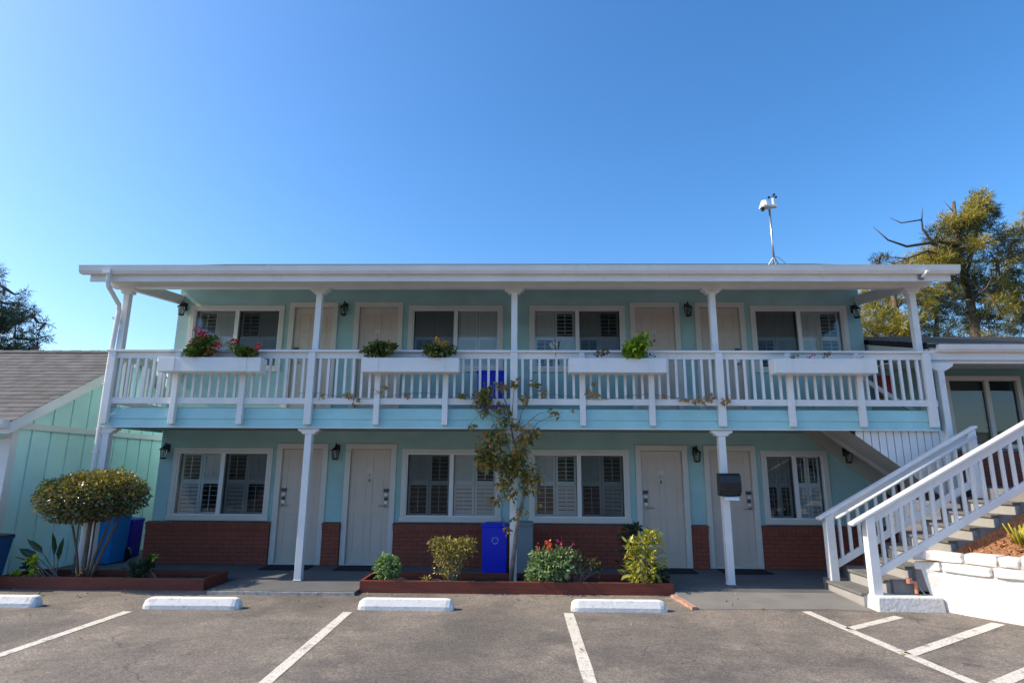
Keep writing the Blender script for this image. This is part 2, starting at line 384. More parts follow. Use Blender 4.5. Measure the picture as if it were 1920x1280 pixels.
# ================================================================== MOTEL
X0, S = -6.7226, 3.2864
PX = [X0+S*k for k in range(5)]
WY = 1.534; WT = .16; WL, WR = -6.755, 6.455; DECK = 2.63; SLOPE = .371; EY, EZ = -.5, 4.848
def rz(y): return EZ+SLOPE*(y-EY)
B = thing('motel_building', 'two storey teal motel with white balcony and brick base', 'building', (0, 1.534, 0))
LWIN = [(-6.48, -4.63), (-2.225, -.40), (.105, 1.935), (4.325, 5.53)]
UWIN = [(-6.50, -4.65), (-2.22, -.39), (.115, 1.955), (4.345, 6.18)]
DX = [-4.55, -3.28, 2.048, 3.288]; DW = .95
LZ, UZ = (.755, 2.045), (3.485, 4.785)
LD, UD = (0.0, 2.13), (DECK, 4.85)
def wall_holes(mb, x0, x1, z0, z1, holes, y0, y1):
    xs = sorted({x0, x1, *[h[0] for h in holes], *[h[1] for h in holes]}); zs = sorted({z0, z1, *[h[2] for h in holes], *[h[3] for h in holes]})
    def inh(x, z): return any(h[0] < x < h[1] and h[2] < z < h[3] for h in holes)
    for i in range(len(xs)-1):
        for j in range(len(zs)-1):
            if inh((xs[i]+xs[i+1])/2, (zs[j]+zs[j+1])/2): continue
            a, b, c, d = xs[i], xs[i+1], zs[j], zs[j+1]
            mb.add([(a,y0,c),(b,y0,c),(b,y0,d),(a,y0,d)], [(0,1,2,3)]); mb.add([(a,y1,c),(b,y1,c),(b,y1,d),(a,y1,d)], [(3,2,1,0)])
    for a, b, c, d in holes:
        mb.add([(a,y0,c),(b,y0,c),(b,y1,c),(a,y1,c)], [(0,1,2,3)]); mb.add([(a,y0,d),(b,y0,d),(b,y1,d),(a,y1,d)], [(3,2,1,0)])
        mb.add([(a,y0,c),(a,y1,c),(a,y1,d),(a,y0,d)], [(0,1,2,3)]); mb.add([(b,y0,c),(b,y1,c),(b,y1,d),(b,y0,d)], [(3,2,1,0)])
TR = .085
holes = [(a+TR*.5, b-TR*.5, LZ[0]+TR*.5, LZ[1]-TR*.5) for a, b in LWIN]+[(a+TR*.5, b-TR*.5, UZ[0]+TR*.5, UZ[1]-TR*.5) for a, b in UWIN]
holes += [(x+.05, x+DW-.05, LD[0], LD[1]-.05) for x in DX]+[(x+.05, x+DW-.05, UD[0]+.01, UD[1]-.05) for x in DX]
fm = MB(); wall_holes(fm, WL, WR, 0, rz(WY)-.14, holes, WY, WY+WT); build('front_wall', fm, TEAL, B)
sm = MB()
BACK = 8.0; RIDGE = 3.9
for x, s in ((WL, 1), (WR, -1)):
    a, b = (x, x+WT) if s > 0 else (x-WT, x)
    sm.prism([(WY+WT, 0), (BACK, 0), (BACK, rz(RIDGE)-SLOPE*(BACK-RIDGE)-.14), (RIDGE, rz(RIDGE)-.14), (WY+WT, rz(WY+WT)-.14)], 'X', a, b)
sm.box(WL+WT, WR-WT, BACK-.16, BACK, 0, rz(RIDGE)-SLOPE*(BACK-RIDGE)-.15); build('side_wall', sm, TEAL, B)
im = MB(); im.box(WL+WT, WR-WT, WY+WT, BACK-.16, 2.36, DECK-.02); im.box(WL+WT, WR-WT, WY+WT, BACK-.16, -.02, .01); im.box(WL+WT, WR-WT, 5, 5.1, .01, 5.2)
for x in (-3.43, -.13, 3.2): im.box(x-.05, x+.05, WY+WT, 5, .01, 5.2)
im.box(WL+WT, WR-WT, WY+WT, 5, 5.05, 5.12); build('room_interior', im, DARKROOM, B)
# brick wainscot
for a, b in ((-6.80, -4.56), (-3.60, -3.29), (-2.325, 2.04), (3.005, 3.28), (4.245, 6.6)):
    m = MB(); m.box(a, b, WY-.075, WY-.002, 0, .60); m.box(a-.006, b+.006, WY-.085, WY-.002, .60, .69, 1)
    m.prism([(WY-.095, .69), (WY-.002, .69), (WY-.002, .735), (WY-.095, .712)], 'X', a-.012, b+.012, 2)
    if a < -6.7: m.box(a, WL-.001, WY-.002, BACK, 0, .60); m.box(a-.006, WL-.001, WY-.002, BACK, .60, .72, 1)
    build('brick_wainscot', m, [BRICK, SOLD, paint('brick_cap', (.2, .075, .055), .8, .2, 9, .3)], B)
# windows
def window(x0, x1, z0, z1, screen_right, pattern):
    y = WY; m = MB(); t = TR; xm = (x0+x1)/2; mw = .075
    m.box(x0, x1, y-.03, y-.001, z1-t, z1); m.box(x0-.012, x1+.012, y-.045, y-.001, z0-.005, z0+t); m.box(x0, x0+t, y-.03, y-.001, z0+t, z1-t); m.box(x1-t, x1, y-.03, y-.001, z0+t, z1-t)
    f = build('window', m, CREAM, B, bev=.004)
    m = MB(); i0, i1, j0, j1 = x0+t-.01, x1-t+.01, z0+t-.01, z1-t+.01; k = .032
    m.box(i0, i1, y-.012, y+.06, j1-k, j1); m.box(i0, i1, y-.012, y+.06, j0, j0+k); m.box(i0, i0+k, y-.012, y+.06, j0+k, j1-k); m.box(i1-k, i1, y-.012, y+.06, j0+k, j1-k)
    m.box(xm-mw/2, xm+mw/2, y-.02, y+.05, j0+k, j1-k); build('sash', m, VINYL, f)
    for side, (a, b) in enumerate(((i0+k, xm-mw/2), (xm+mw/2, i1-k))):
        yy = y+.02+.016*side; g = MB(); g.add([(a,yy,j0+k),(b,yy,j0+k),(b,yy,j1-k),(a,yy,j1-k)], [(0,1,2,3)]); build('pane', g, GLASS, f)
        if (side == 1) == screen_right:
            g = MB(); yy = y+.0; g.add([(a,yy,j0+k),(b,yy,j0+k),(b,yy,j1-k),(a,yy,j1-k)], [(0,1,2,3)]); build('insect_screen', g, SCREEN, f)
        # plantation shutters: two leaves, two tiers each
        hw = (b-a)/2; zm = (j0+j1)/2+.03; s = .04
        for leaf in range(2):
            g = MB(); u, v = a+hw*leaf+.004, a+hw*(leaf+1)-.004; yb = y+.12
            for x in (u, v-s): g.box(x, x+s, yb-.014, yb+.014, j0, j1)
            for zz in ((j0, j0+.06), (zm-.04, zm+.04), (j1-.06, j1)): g.box(u+s, v-s, yb-.014, yb+.014, *zz)
            for tier, (c, d) in enumerate(((zm+.04, j1-.06), (j0+.06, zm-.04))):
                op = pattern[tier][side*2+leaf] == 'o'; N = 6 if op else 7
                ang = R(4) if op else R(56)
                for q in range(N):
                    zc = c+(d-c)*(q+.5)/N; h = .031
                    dy, dz = h*math.cos(ang), h*math.sin(ang)
                    g.beam((u+s+.002, yb, zc), (v-s-.002, yb, zc), .005, .045 if op else .072, up=(0, -dy, dz))
                g.box((u+v)/2-.006, (u+v)/2+.006, yb-.046, yb-.036, c+.02, d-.02)
            build('shutter', g, SHUT, f)
PA = ('ocoo', 'coco'); 
window(*LWIN[0], *LZ, True, ('ococ', 'coco')); window(*LWIN[1], *LZ, False, ('coco', 'oocc')); window(*LWIN[2], *LZ, True, ('coco', 'ococ')); window(*LWIN[3], *LZ, False, ('ccoo', 'oocc'))
window(*UWIN[0], *UZ, True, ('ococ', 'cccc')); window(*UWIN[1], *UZ, False, ('cccc', 'occc')); window(*UWIN[2], *UZ, True, ('coco', 'ococ')); window(*UWIN[3], *UZ, False, ('ccco', 'occo'))
# doors
def door(x, z0, z1, handle_right, number):
    y = WY; t = .1; m = MB()
    m.box(x, x+t, y-.035, y+.05, z0, z1-t); m.box(x+DW-t, x+DW, y-.035, y+.05, z0, z1-t); m.box(x, x+DW, y-.035, y+.05, z1-t, z1)
    m.box(x+t, x+DW-t, y-.02, y+.08, z0, z0+.025)
    fr = build('door_frame', m, CREAM, B, bev=.005)
    a, b, c, d = x+t+.004, x+DW-t-.004, z0+.027, z1-t-.004; m = MB(); yd = y+.025
    # a six-panel leaf: stiles and rails proud of recessed panels with raised fields
    W = b-a; H = d-c; xs = [a+.10, a+W/2-.045, a+W/2+.045, b-.10]; zr = [c+.20, c+.86, c+1.00, c+1.50, c+1.60, d-.12]
    m.box(a, b, yd+.010, yd+.045, c, d)
    for p, q in ((a, xs[0]), (xs[1], xs[2]), (xs[3], b)): m.box(p, q, yd, yd+.010, c, d)
    for p, q in ((c, zr[0]), (zr[1], zr[2]), (zr[3], zr[4]), (zr[5], d)):
        for u, v in ((xs[0], xs[1]), (xs[2], xs[3])): m.box(u, v, yd, yd+.010, p, q)
    for p, q in ((zr[0], zr[1]), (zr[2], zr[3]), (zr[4], zr[5])):
        for u, v in ((xs[0], xs[1]), (xs[2], xs[3])): m.taper((u+v)/2, 0, 0, 0, 0, 0, 0, 0) if False else m.box(u+.03, v-.03, yd+.004, yd+.010, p+.03, q-.03)
    dr = build('door', m, DOOR, B, bev=.0025)
    hx = b-.065 if handle_right else a+.065; sgn = -1 if handle_right else 1
    m = MB(); m.box(hx-.03, hx+.03, yd-.022, yd, c+.98, c+1.16, 0); m.box(hx-.028, hx+.028, yd-.024, yd, c+1.165, c+1.215, 0); m.box(hx-.045, hx+.045, yd-.028, yd, c+1.235, c+1.295, 1)
    m.box(hx-.03, hx+.03, yd-.03, yd, c+1.085, c+1.15, 1); build('door_lock', m, [CHROME, TEALDK], dr, bev=.004)
    m = MB(); m.lathe(hx, 0, [(.0, 0), (.026, 0), (.026, .02), (0, .02)], 10)
    m.v = [(v[0], yd-.02-v[2]*1.6, c+1.0+v[1]) for v in m.v]; m.tube([(hx, yd-.05, c+1.0), (hx+sgn*.03, yd-.055, c+1.0), (hx+sgn*.115, yd-.05, c+.99)], .011, 8)
    build('door_handle', m, CHROME, dr, smooth=True)
    if number:
        xc = (a+b)/2-.02; text_mesh('door_number', number, .115, xc, yd-.002, c+1.58, NUM, dr, .01)
        m = MB(); m.box(xc-.03, xc+.045, yd-.006, yd, c+1.40, c+1.50); build('door_plate', m, TAN, dr)
        m = MB(); m.box(xc-.008, xc+.016, yd-.009, yd-.006, c+1.42, c+1.47); m.lathe(xc, 0, [(0, 0), (.010, 0), (.010, .01), (0, .01)], 8)
        for i in range(8, len(m.v)): v = m.v[i]; m.v[i] = (v[0], yd-v[2], c+1.535+v[1])
        build('peephole', m, BLACK, dr)
for x, r, n in zip(DX, (False, True, False, True), (None, '20', '18', None)): door(x, *LD, r, n)
for x, r, n in zip(DX, (False, True, False, True), (None, '24', '21', None)): door(x, *UD, r, n)
# roof
RL, RRt = -7.15, 6.83
m = MB(); T = .12
yb = BACK+.5; zb_ = rz(RIDGE)-SLOPE*(yb-RIDGE)
m.prism([(EY, rz(EY)-T), (RIDGE, rz(RIDGE)-T), (yb, zb_-T), (yb, zb_-.02), (RIDGE, rz(RIDGE)-.02), (EY, rz(EY)-.02)], 'X', RL+.05, RRt-.05, 0)
n = 34
for i in range(n):                                            # lapped shingle courses on the slope that faces the lot
    ya = EY-.03+(RIDGE-EY+.03)*i/n; y2 = EY-.03+(RIDGE-EY+.03)*(i+1)/n+.01
    m.add([(RL,ya,rz(ya)+.006),(RRt,ya,rz(ya)+.006),(RRt,y2,rz(y2)-.008),(RL,y2,rz(y2)-.008),(RL,ya,rz(ya)-.018),(RRt,ya,rz(ya)-.018)], [(0,1,2,3),(4,5,1,0)], 1)
m.add([(RL,RIDGE,rz(RIDGE)),(RRt,RIDGE,rz(RIDGE)),(RRt,yb,zb_),(RL,yb,zb_)], [(0,1,2,3)], 1)
RF = build('roof', m, [WHITE, ROOF2], B)
m = MB(); m.box(-7.05, 6.76, EY+.005, EY+.04, 4.622, 4.80)
for x in (-7.05, 6.72): m.prism([(EY+.042, 4.65), (RIDGE, rz(RIDGE)-.26), (yb-.1, zb_-.26), (yb-.1, zb_-.125), (RIDGE, rz(RIDGE)-.125), (EY+.042, rz(EY)-.125)], 'X', x, x+.04)
build('fascia_board', m, WHITE, RF, bev=.004)
m = MB(); gp = [(EY+.003, 4.853), (EY+.003, 4.728), (EY-.075, 4.728), (EY-.105, 4.768), (EY-.12, 4.848), (EY-.128, 4.855), (EY-.118, 4.859), (EY-.105, 4.848), (EY-.09, 4.778), (EY-.065, 4.743), (EY-.012, 4.743), (EY-.012, 4.853)]
m.prism(gp, 'X', RL-.02, RRt+.02)
for x in (RL-.02, RRt): m.prism([(EY+.003, 4.848), (EY+.003, 4.729), (EY-.075, 4.729), (EY-.105, 4.768), (EY-.118, 4.848)], 'X', x-.001, x+.021)
for x in (-4.1, 0.9, 4.7): m.prism([(EY-.003, 4.855), (EY-.003, 4.721), (EY-.078, 4.721), (EY-.109, 4.766), (EY-.126, 4.857)], 'X', x, x+.05)
build('gutter', m, WHITE, RF)
m = MB(); m.tube([(-6.70, EY-.06, 4.79), (-6.70, EY-.06, 4.60), (-6.70, EY-.03, 4.53), (-6.75, -.16, 4.33), (-6.775, -.10, 4.24), (-6.83, -.06, 3.4), (-6.83, -.06, .1)], .036, 10); m.box(-6.76, -6.64, EY-.131, EY, 4.72, 4.79)
for z in (4.1, 3.0, 1.9): m.box(-6.875, -6.785, -.10, -.02, z, z+.03)
build('downspout', m, WHITE, B, smooth=False)
# beams
m = MB(); m.prism([(-7.1, 4.74), (-7.1, 4.70), (-6.99, 4.655), (6.66, 4.655), (6.74, 4.70), (6.74, 4.74), (6.74, 4.86), (-7.1, 4.86)], 'Y', -.07, .07); build('porch_beam', m, WHITE, B, bev=.005)
for x in (PX[0], PX[4]):
    m = MB(); m.beam((x, .071, 4.73), (x, WY+.02, 4.90), .09, .18); build('side_beam', m, WHITE, B, bev=.004)
# posts (upper and lower) with shaped capitals
def capital(m, x, zt, h, w):
    m.prism([(x-w, zt), (x+w, zt), (x+w, zt-h*.35), (x+w*.72, zt-h*.55), (x+.09, zt-h), (x-.09, zt-h), (x-w*.72, zt-h*.55), (x-w, zt-h*.35)], 'Y', -.066, .066)
for k, x in enumerate(PX):
    m = MB(); m.box(x-.05, x+.05, -.05, .05, DECK, 4.56); po = build('porch_post', m, WHITE, B, bev=.006)
    m = MB(); capital(m, x, 4.654, .10, .165 if 0 < k < 4 else .13); build('capital', m, WHITE, po, bev=.006)
    if k < 4:
        w_ = .055; m = MB(); m.box(x-w_, x+w_, -w_, w_, -.05 if k == 2 else 0, 2.22); m.box(x-w_-.008, x+w_+.008, -w_-.008, w_+.008, 0.002, .02) if k != 2 else None
        po = build('porch_post', m, WHITE, B, bev=.006); m = MB(); capital(m, x, 2.296, .085, .17); build('capital', m, WHITE, po, bev=.006)
# balcony deck, lap fascia
DL, DR = -6.79, 6.53
m = MB(); m.box(DL+.03, 5.34, -.045, WY-.001, DECK-.05, DECK); m.box(5.34, DR, -.045, .16, DECK-.05, DECK); m.box(DL+.03, 5.0, -.045, WY-.001, 2.36, 2.385)
for i in range(27): x = DL+.2+i*.44; m.box(x, x+.045, -.04, WY-.002, 2.386, DECK-.051)
DK = build('balcony_floor', m, [paint('porch_ceiling', (.30, .40, .38), .7, .1, 3, .1)], B)
m = MB()
for z0, z1 in ((2.316, 2.462), (2.448, 2.618)):
    m.prism([(-.048, z0), (-.094, z0), (-.078, z1), (-.048, z1)], 'X', DL, DR)
    m.prism([(DL+.03, z0), (DL-.014, z0), (DL+.002, z1), (DL+.03, z1)], 'Y', -.047, WY-.002)
build('lap_fascia', m, TEALB, DK)
m = MB(); m.box(DL-.016, DR+.004, -.10, -.047, 2.303, 2.318); build('drip_edge', m, WHITE, DK)
# railing
m = MB(); m.box(DL-.03, DR+.02, -.185, .02, 3.525, 3.562); m.box(DL, DR, -.135, -.095, 3.425, 3.526); m.box(DL, DR, -.135, -.095, 2.682, 2.782)
m.box(DL-.03, DL+.16, .021, WY-.002, 3.525, 3.562); m.box(DL+.04, DL+.08, -.094, WY-.002, 3.425, 3.526); m.box(DL+.04, DL+.08, -.094, WY-.002, 2.682, 2.782)
RLG = build('railing', m, WHITE, B, bev=.005)
for k in range(13):
    x = X0+k*S/3; w_ = .058 if k % 3 == 0 else .045; m = MB()
    m.box(x-w_, x+w_, -.178, -.096, 2.355, 3.524); build('rail_post', m, WHITE, RLG, bev=.006)
m = MB(); m.box(-.019, .019, -.133, -.097, 2.783, 3.424); bal0 = None
def baluster(x, y):
    global bal0
    if bal0 is None:
        mm = MB(); mm.box(-.019, .019, -.018, .018, 2.783, 3.424); bal0 = build('baluster', mm, WHITE, None, (0, 0, 0)); bal0.parent = RLG; bal0.location = (x-ORG[RLG.name].x, y-ORG[RLG.name].y, 0); return
    c = bal0.copy(); COL.objects.link(c); c.location = (x-ORG[RLG.name].x, y-ORG[RLG.name].y, 0)
for k in range(12):
    for j in range(1, 8): baluster(X0+(k+j/8)*S/3, -.116)
for j in range(1, 10): baluster(DL+.06, -.116+j*.16)
# upper flight to the balcony: plank side, soffit, steps and inner handrail
m = MB(); sl_ = -.765
def uz(x): return 2.40+sl_*(x-5.04)
x = 5.02
while x < 6.62:
    x2 = min(x+.118, 6.63); t0, t1 = max(uz(x), 1.2), max(uz(x2-.014), 1.2)
    if t0 < 2.31: m.prism([(x, t0), (x2-.014, t1), (x2-.014, 2.312), (x, 2.312)], 'Y', -.02, .012)
    x += .118
m.prism([(5.17, 2.305), (6.63, 1.19), (6.63, 2.30)], 'Y', .0125, .03, 1)
build('plank_panel', m, [WHITE, BLACK], B)
SOFF = paint('soffit_paint', (.50, .49, .46), .6, .08, 3, .1)
m = MB(); a, b = at(1537, 807, 'Y', .75), at(1658, 888, 'Y', .75); k_ = (b.z-a.z)/(b.x-a.x); f2 = lambda x: a.z+k_*(x-a.x)
m.prism([(5.02, f2(5.02)), (6.6, f2(6.6)), (6.6, f2(6.6)+.42), (5.02, f2(5.02)+.42)], 'Y', .75, .80); build('stair_stringer', m, SOFF, B)
f1 = lambda x: 2.416-.753*(x-5.05)
m = MB(); m.prism([(4.98, f1(4.98)), (6.7, f1(6.7)), (6.7, f1(6.7)+.42), (4.98, f1(4.98)+.42)], 'Y', WY-.05, WY-.003); build('stair_stringer', m, SOFF, B)
m = MB(); m.prism([(5.0, f2(5.0)+.07), (6.6, f2(6.6)+.07), (6.6, f2(6.6)+.10), (5.0, f2(5.0)+.10)], 'Y', .031, .749); m.prism([(5.0, f2(5.0)+.27), (6.6, f2(6.6)+.27), (6.6, f2(6.6)+.30), (5.0, f2(5.0)+.30)], 'Y', .801, WY-.0505); build('stair_soffit', m, SOFF, B)
m = MB()
for i in range(7):
    xa = 5.34+i*.225; zt = DECK-.17*i-.001; m.box(xa, xa+.25, .17, WY-.004, zt-.05, zt); m.box(xa+.235, xa+.25, .17, WY-.004, zt-.168, zt-.051)
build('stair_flight', m, TREAD, B)
m = MB(); m.beam((5.1, .22, 3.52), (6.45, .22, 2.58), .04, .07); build('stair_handrail', m, WHITE, B)

# ------------------------------------------------------------------ lanterns
def lantern():
    t = thing('wall_lantern', '', 'wall lamp', (0, 0, 0), 'black wall lanterns on the motel front')
    m = MB(); m.box(-.045, .045, -.014, 0, -.02, .13); m.tube([(0, -.012, .09), (0, -.06, .14), (0, -.105, .15), (0, -.115, .10)], .009, 6); build('bracket', m, BLACK, t)
    m = MB(); m.lathe(0, -.115, [(.004, .115), (.012, .10), (.02, .085), (.085, .03), (.085, .018), (.0, .018)], 8)
    for i in range(6):
        a = math.pi*2*i/6; m.tube([(.068*math.cos(a), -.115+.068*math.sin(a), .02), (.052*math.cos(a), -.115+.052*math.sin(a), -.125)], .006, 4)
    m.lathe(0, -.115, [(0, -.15), (.03, -.15), (.06, -.13), (.06, -.12), (0, -.12)], 8); build('cage', m, BLACK, t)
    m = MB(); m.lathe(0, -.115, [(0, -.119), (.045, -.119), (.06, .016), (0, .016)], 8); build('lamp_glass', m, GLASS, t)
    return t
lan = lantern()
spots = [(-6.62, 1.98, 'black lantern at the far end left of the downstairs windows'), (-3.44, 1.98, 'black lantern between the two left downstairs doors'), (3.147, 1.975, 'black lantern between the two right downstairs doors'), (5.84, 1.97, 'black lantern beneath the sloping stair underside'),
         (-6.63, 4.70, 'black lantern at the upstairs left wall corner'), (-3.465, 4.70, 'black lantern between the two left upstairs doors'), (3.147, 4.69, 'black lantern between the two right upstairs doors'), (6.32, 4.66, 'black lantern at the upstairs right wall corner')]
for i, (x, z, l) in enumerate(spots):
    o = lan if i == 0 else dup(lan, (0, 0, 0)); o.location = (x, WY-.001 if i != 3 else WY-.051, z); o['label'] = l
# ------------------------------------------------------------------ flower boxes on the rail
boxes = [(-5.792, -4.148, 'white rail planter holding red geraniums'), (-2.549, -1.0115, 'white rail planter holding two leafy shrubs'), (.716, 2.228, 'white rail planter holding one bright green bush'), (3.906, 5.479, 'white rail planter with only low seedlings')]
for a, b, l in boxes:
    t = thing('flower_box', l, 'planter', ((a+b)/2, -.27, 3.17), 'white flower boxes hung on the balcony rail')
    m = MB(); y0, y1, z0, z1 = -.43, -.19, 3.161, 3.388; k = .022
    m.box(a, b, y0, y0+k, z0, z1); m.box(a, b, y1-k, y1, z0, z1); m.box(a, a+k, y0+k, y1-k, z0, z1); m.box(b-k, b, y0+k, y1-k, z0, z1); m.box(a+k, b-k, y0+k, y1-k, z0, z0+k)
    build('box', m, WHITE, t, bev=.004)
    for x in (a+.22, b-.27): m = MB(); m.box(x, x+.05, y0-.006, y0-.0005, z0+.005, z1-.005); build('batten', m, WHITE, t)
    m = MB(); m.box(a+k, b-k, y0+k, y1-k, z1-.07, z1-.03); build('soil', m, SOIL, t)
# plants in boxes
G_GER = leafmat('geranium_leaf', [(.06, .11, .02), (.11, .18, .03), (.20, .25, .04)])
G_SHR = leafmat('box_shrub_leaf', [(.035, .065, .016), (.07, .11, .025), (.22, .23, .04)])
G_LIME = leafmat('lime_leaf', [(.08, .19, .015), (.17, .30, .025), (.40, .46, .04)], .35)
PETR = leafmat('red_petal', [(.55, .005, .02), (.75, .02, .05), (.4, .0, .03)], .6, .15)
PETO = leafmat('orange_petal', [(.75, .22, .02), (.8, .42, .05), (.8, .55, .15)], .6, .15)
PETM = leafmat('magenta_petal', [(.5, .01, .12), (.65, .03, .2)], .6, .15)
PETW = leafmat('white_petal', [(.7, .7, .75), (.5, .52, .6)], .6, .15)
PETB = leafmat('bronze_leaf', [(.12, .06, .03), (.2, .12, .05), (.07, .06, .02)], .6, .15)
SILV = leafmat('silver_leaf', [(.35, .42, .43), (.45, .5, .52)], .6, .1)
def potted(name, label, cat, px, rpx, mat, n, size, Y=-.36, flowers=(), aspect=.75, group=None, stems=True):
    """clumps measured on the plane Y; flowers: (x, y, r, n, mat)"""
    c0 = at(px[0], px[1], 'Y', Y); k = (CAM_D+Y)/FPX*1.03
    base = Vector((c0.x, Y, 3.36)); t = thing(name, label, cat, tuple(base), group)
    r = (rpx[0]*k, .17, rpx[1]*k); PP = []; DD = []
    for q in range(6 if n > 200 else 2):
        cc = (c0.x+random.uniform(-.62, .62)*r[0], Y+random.uniform(-.06, .04), c0.z+random.uniform(-.55, .6)*r[2]); kk = random.uniform(.38, .62)
        P, d = ell_points(n//5, cc, (r[0]*kk, r[1]*.8, r[2]*kk*1.1), .3); PP.append(P); DD.append(d)
    P, d = np.concatenate(PP), np.concatenate(DD); foliage('foliage', [(leaves(P, size, aspect, .6, d, .5), 0)], mat, t)
    if stems:
        m = MB()
        for _ in range(7): e = Vector((c0.x+random.uniform(-.7, .7)*r[0], Y+random.uniform(-.08, .08), c0.z+random.uniform(-.2, .7)*r[2])); m.tube([(base.x+random.uniform(-.06, .06), Y, 3.33), ((base.x+e.x)/2, (Y+e.y)/2, (3.36+e.z)/2+.02), e], .005, 5)
        build('stems', m, BARK, t)
    arr = {}
    for (fx, fy, fr, fn, fm_) in flowers:
        f = at(fx, fy, 'Y', Y-.03); P, d = ell_points(int(fn*1.8), f, (fr*k*1.15,)*3, .4); V = leaves(P, .028, .9, .2, d, .7)
        m = MB(); m.tube([(base.x+(f.x-base.x)*.5, Y, 3.38), (f.x, f.y, f.z)], .003, 4); build('flower_stem', m, BARK, t); foliage('flower', [(V, 0)], fm_, t)
    return t
potted('geranium', 'large leafy geranium with red blooms at box left end', 'plant', (375, 650), (30, 20), G_GER, 700, .055, flowers=[(370, 618, 5, 22, PETM), (380, 629, 7, 60, PETR), (410, 647, 5, 26, PETR), (393, 661, 6, 26, PETR), (360, 640, 4, 14, PETR)])
potted('geranium', 'smaller geranium with two red blooms beside a large one', 'plant', (452, 658), (26, 12), G_GER, 420, .05, flowers=[(439, 641, 5, 40, PETR), (483, 650, 4, 24, PETR)])
potted('shrub', 'spreading dark green shrub in rail planter, yellow tinged leaves', 'plant', (712, 655), (33, 17), G_SHR, 620, .05)
potted('flowering_shrub', 'dark shrub with orange and yellow flowers in rail planter', 'plant', (830, 657), (35, 14), G_SHR, 620, .045, flowers=[(819, 637, 3, 16, PETO), (825, 645, 5, 30, PETO), (835, 643, 4, 20, PETO), (823, 667, 4, 16, PETO)])
potted('small_shrub', 'small bronze plant left of the bright green bush', 'plant', (1131, 661), (13, 8), PETB, 160, .04, stems=False)
potted('lime_bush', 'bright lime green bush spilling over its white rail planter', 'plant', (1186, 652), (30, 25), G_LIME, 800, .065)
potted('silver_plant', 'pale silvery plant above the rail near the third window', 'plant', (1043, 642), (14, 12), SILV, 150, .035, Y=-.12)
potted('seedling', 'low dark green seedling in the last rail planter', 'plant', (1489, 667), (9, 5), G_SHR, 90, .03, stems=False)
potted('seedling', 'low bronze green seedling, middle of the last planter', 'plant', (1548, 667), (12, 5), PETB, 110, .03, stems=False)
potted('pansy', 'tiny pink pansy in the last rail planter', 'plant', (1517, 668), (5, 4), PETM, 40, .025, stems=False)
potted('pansy', 'small white flowering pansy at the last planter right end', 'plant', (1610, 668), (12, 5), PETW, 80, .025, stems=False)
potted('pansy', 'tiny dark purple pansy right of the lime bush', 'plant', (1224, 667), (8, 3), leafmat('purple_petal', [(.09, .01, .09), (.15, .02, .08)]), 40, .025, stems=False)

# ------------------------------------------------------------------ bins
def ring_arrows(m, cx, y, cz, r, mi=0):
    for k in range(3):
        a0 = math.pi/2+k*2*math.pi/3; pts = []
        for i in range(7):
            a = a0-i/6*R(78); pts.append((a, r))
        vo = [(cx+math.cos(a)*(r+.009), y, cz+math.sin(a)*(r+.009)) for a, _ in pts]; vi = [(cx+math.cos(a)*(r-.009), y, cz+math.sin(a)*(r-.009)) for a, _ in pts]
        m.add(vo+vi, [(i, i+1, 8+i, 7+i) for i in range(6)], mi)
        a = pts[-1][0]; b = a-R(26)
        m.add([(cx+math.cos(a)*(r+.02), y, cz+math.sin(a)*(r+.02)), (cx+math.cos(a)*(r-.02), y, cz+math.sin(a)*(r-.02)), (cx+math.cos(b)*r, y, cz+math.sin(b)*r)], [(0, 1, 2)], mi)
def bin_(label, x0, x1, y0, y1, z0, z1, mat, lid=None, wheels=False, symbol=None, tap=.85, group=None):
    cx, cy = (x0+x1)/2, (y0+y1)/2; w, d = (x1-x0)/2, (y1-y0)/2
    t = thing('recycling_bin' if mat is not GREYP else 'rubbish_bin', label, 'bin', (cx, cy, z0), group)
    m = MB(); h = z1-z0; m.taper(cx, cy, z0+.012, z1-.03, w*tap, d*tap, w*.97, d*.97); m.taper(cx, cy, z1-.05, z1-.012, w, d, w*1.03, d*1.03); build('bin_body', m, mat, t, bev=.012)
    m = MB(); m.taper(cx, cy, z1-.011, z1+.015, w*1.02, d*1.02, w*.98, d*.98); m.taper(cx, cy, z1+.015, z1+.03, w*.9, d*.9, w*.6, d*.6); build('lid', m, lid or mat, t, bev=.006)
    if wheels:
        for sy in (1,):
            m = MB(); m.lathe(0, 0, [(0, -.025), (.11, -.025), (.125, -.012), (.125, .012), (.11, .025), (0, .025)], 16); m.v = [(x1-.02+v[0], cy+sy*(d-.03)+v[2], z0+.125+v[1]) for v in m.v]; build('wheel', m, BLACKP, t)
    if symbol:
        m = MB(); zc = z0+h*symbol; k = w*(tap+(1-tap)*symbol)*0
        yf = cy-d*(tap+(.97-tap)*symbol)-.0035; ring_arrows(m, cx+.01, yf, zc, .05)
        build('recycling_symbol', m, SYM, t)
    return t
bin_('bright blue recycling bin with white arrows beside the centre post', -.69, -.255, .72, 1.12, 0, .775, BLUE, symbol=.68, tap=.93)
bin_('blue grey rubbish bin half hidden behind the vine post', -.20, .175, .72, 1.12, 0, .795, GREYP, tap=.95)
bin_('bright blue recycling bin upstairs behind the balusters', -.84, -.32, 1.02, 1.42, DECK, 3.415, BLUE, symbol=.6, tap=.92)
bin_('mid blue wheeled bin behind the clipped topiary', -7.66, -7.29, 1.3, 1.8, 0, .82, BLUE2, wheels=True, tap=.9)
bin_('small bright blue bin deepest in the side passage', -7.78, -7.41, 2.0, 2.4, 0, .70, BLUE, tap=.9, symbol=.6)
bin_('dark blue bin with black lid at cottage front corner', -8.12, -7.60, -.82, -.42, ZL, .68, BLUE3, lid=BLACKP, tap=.74)

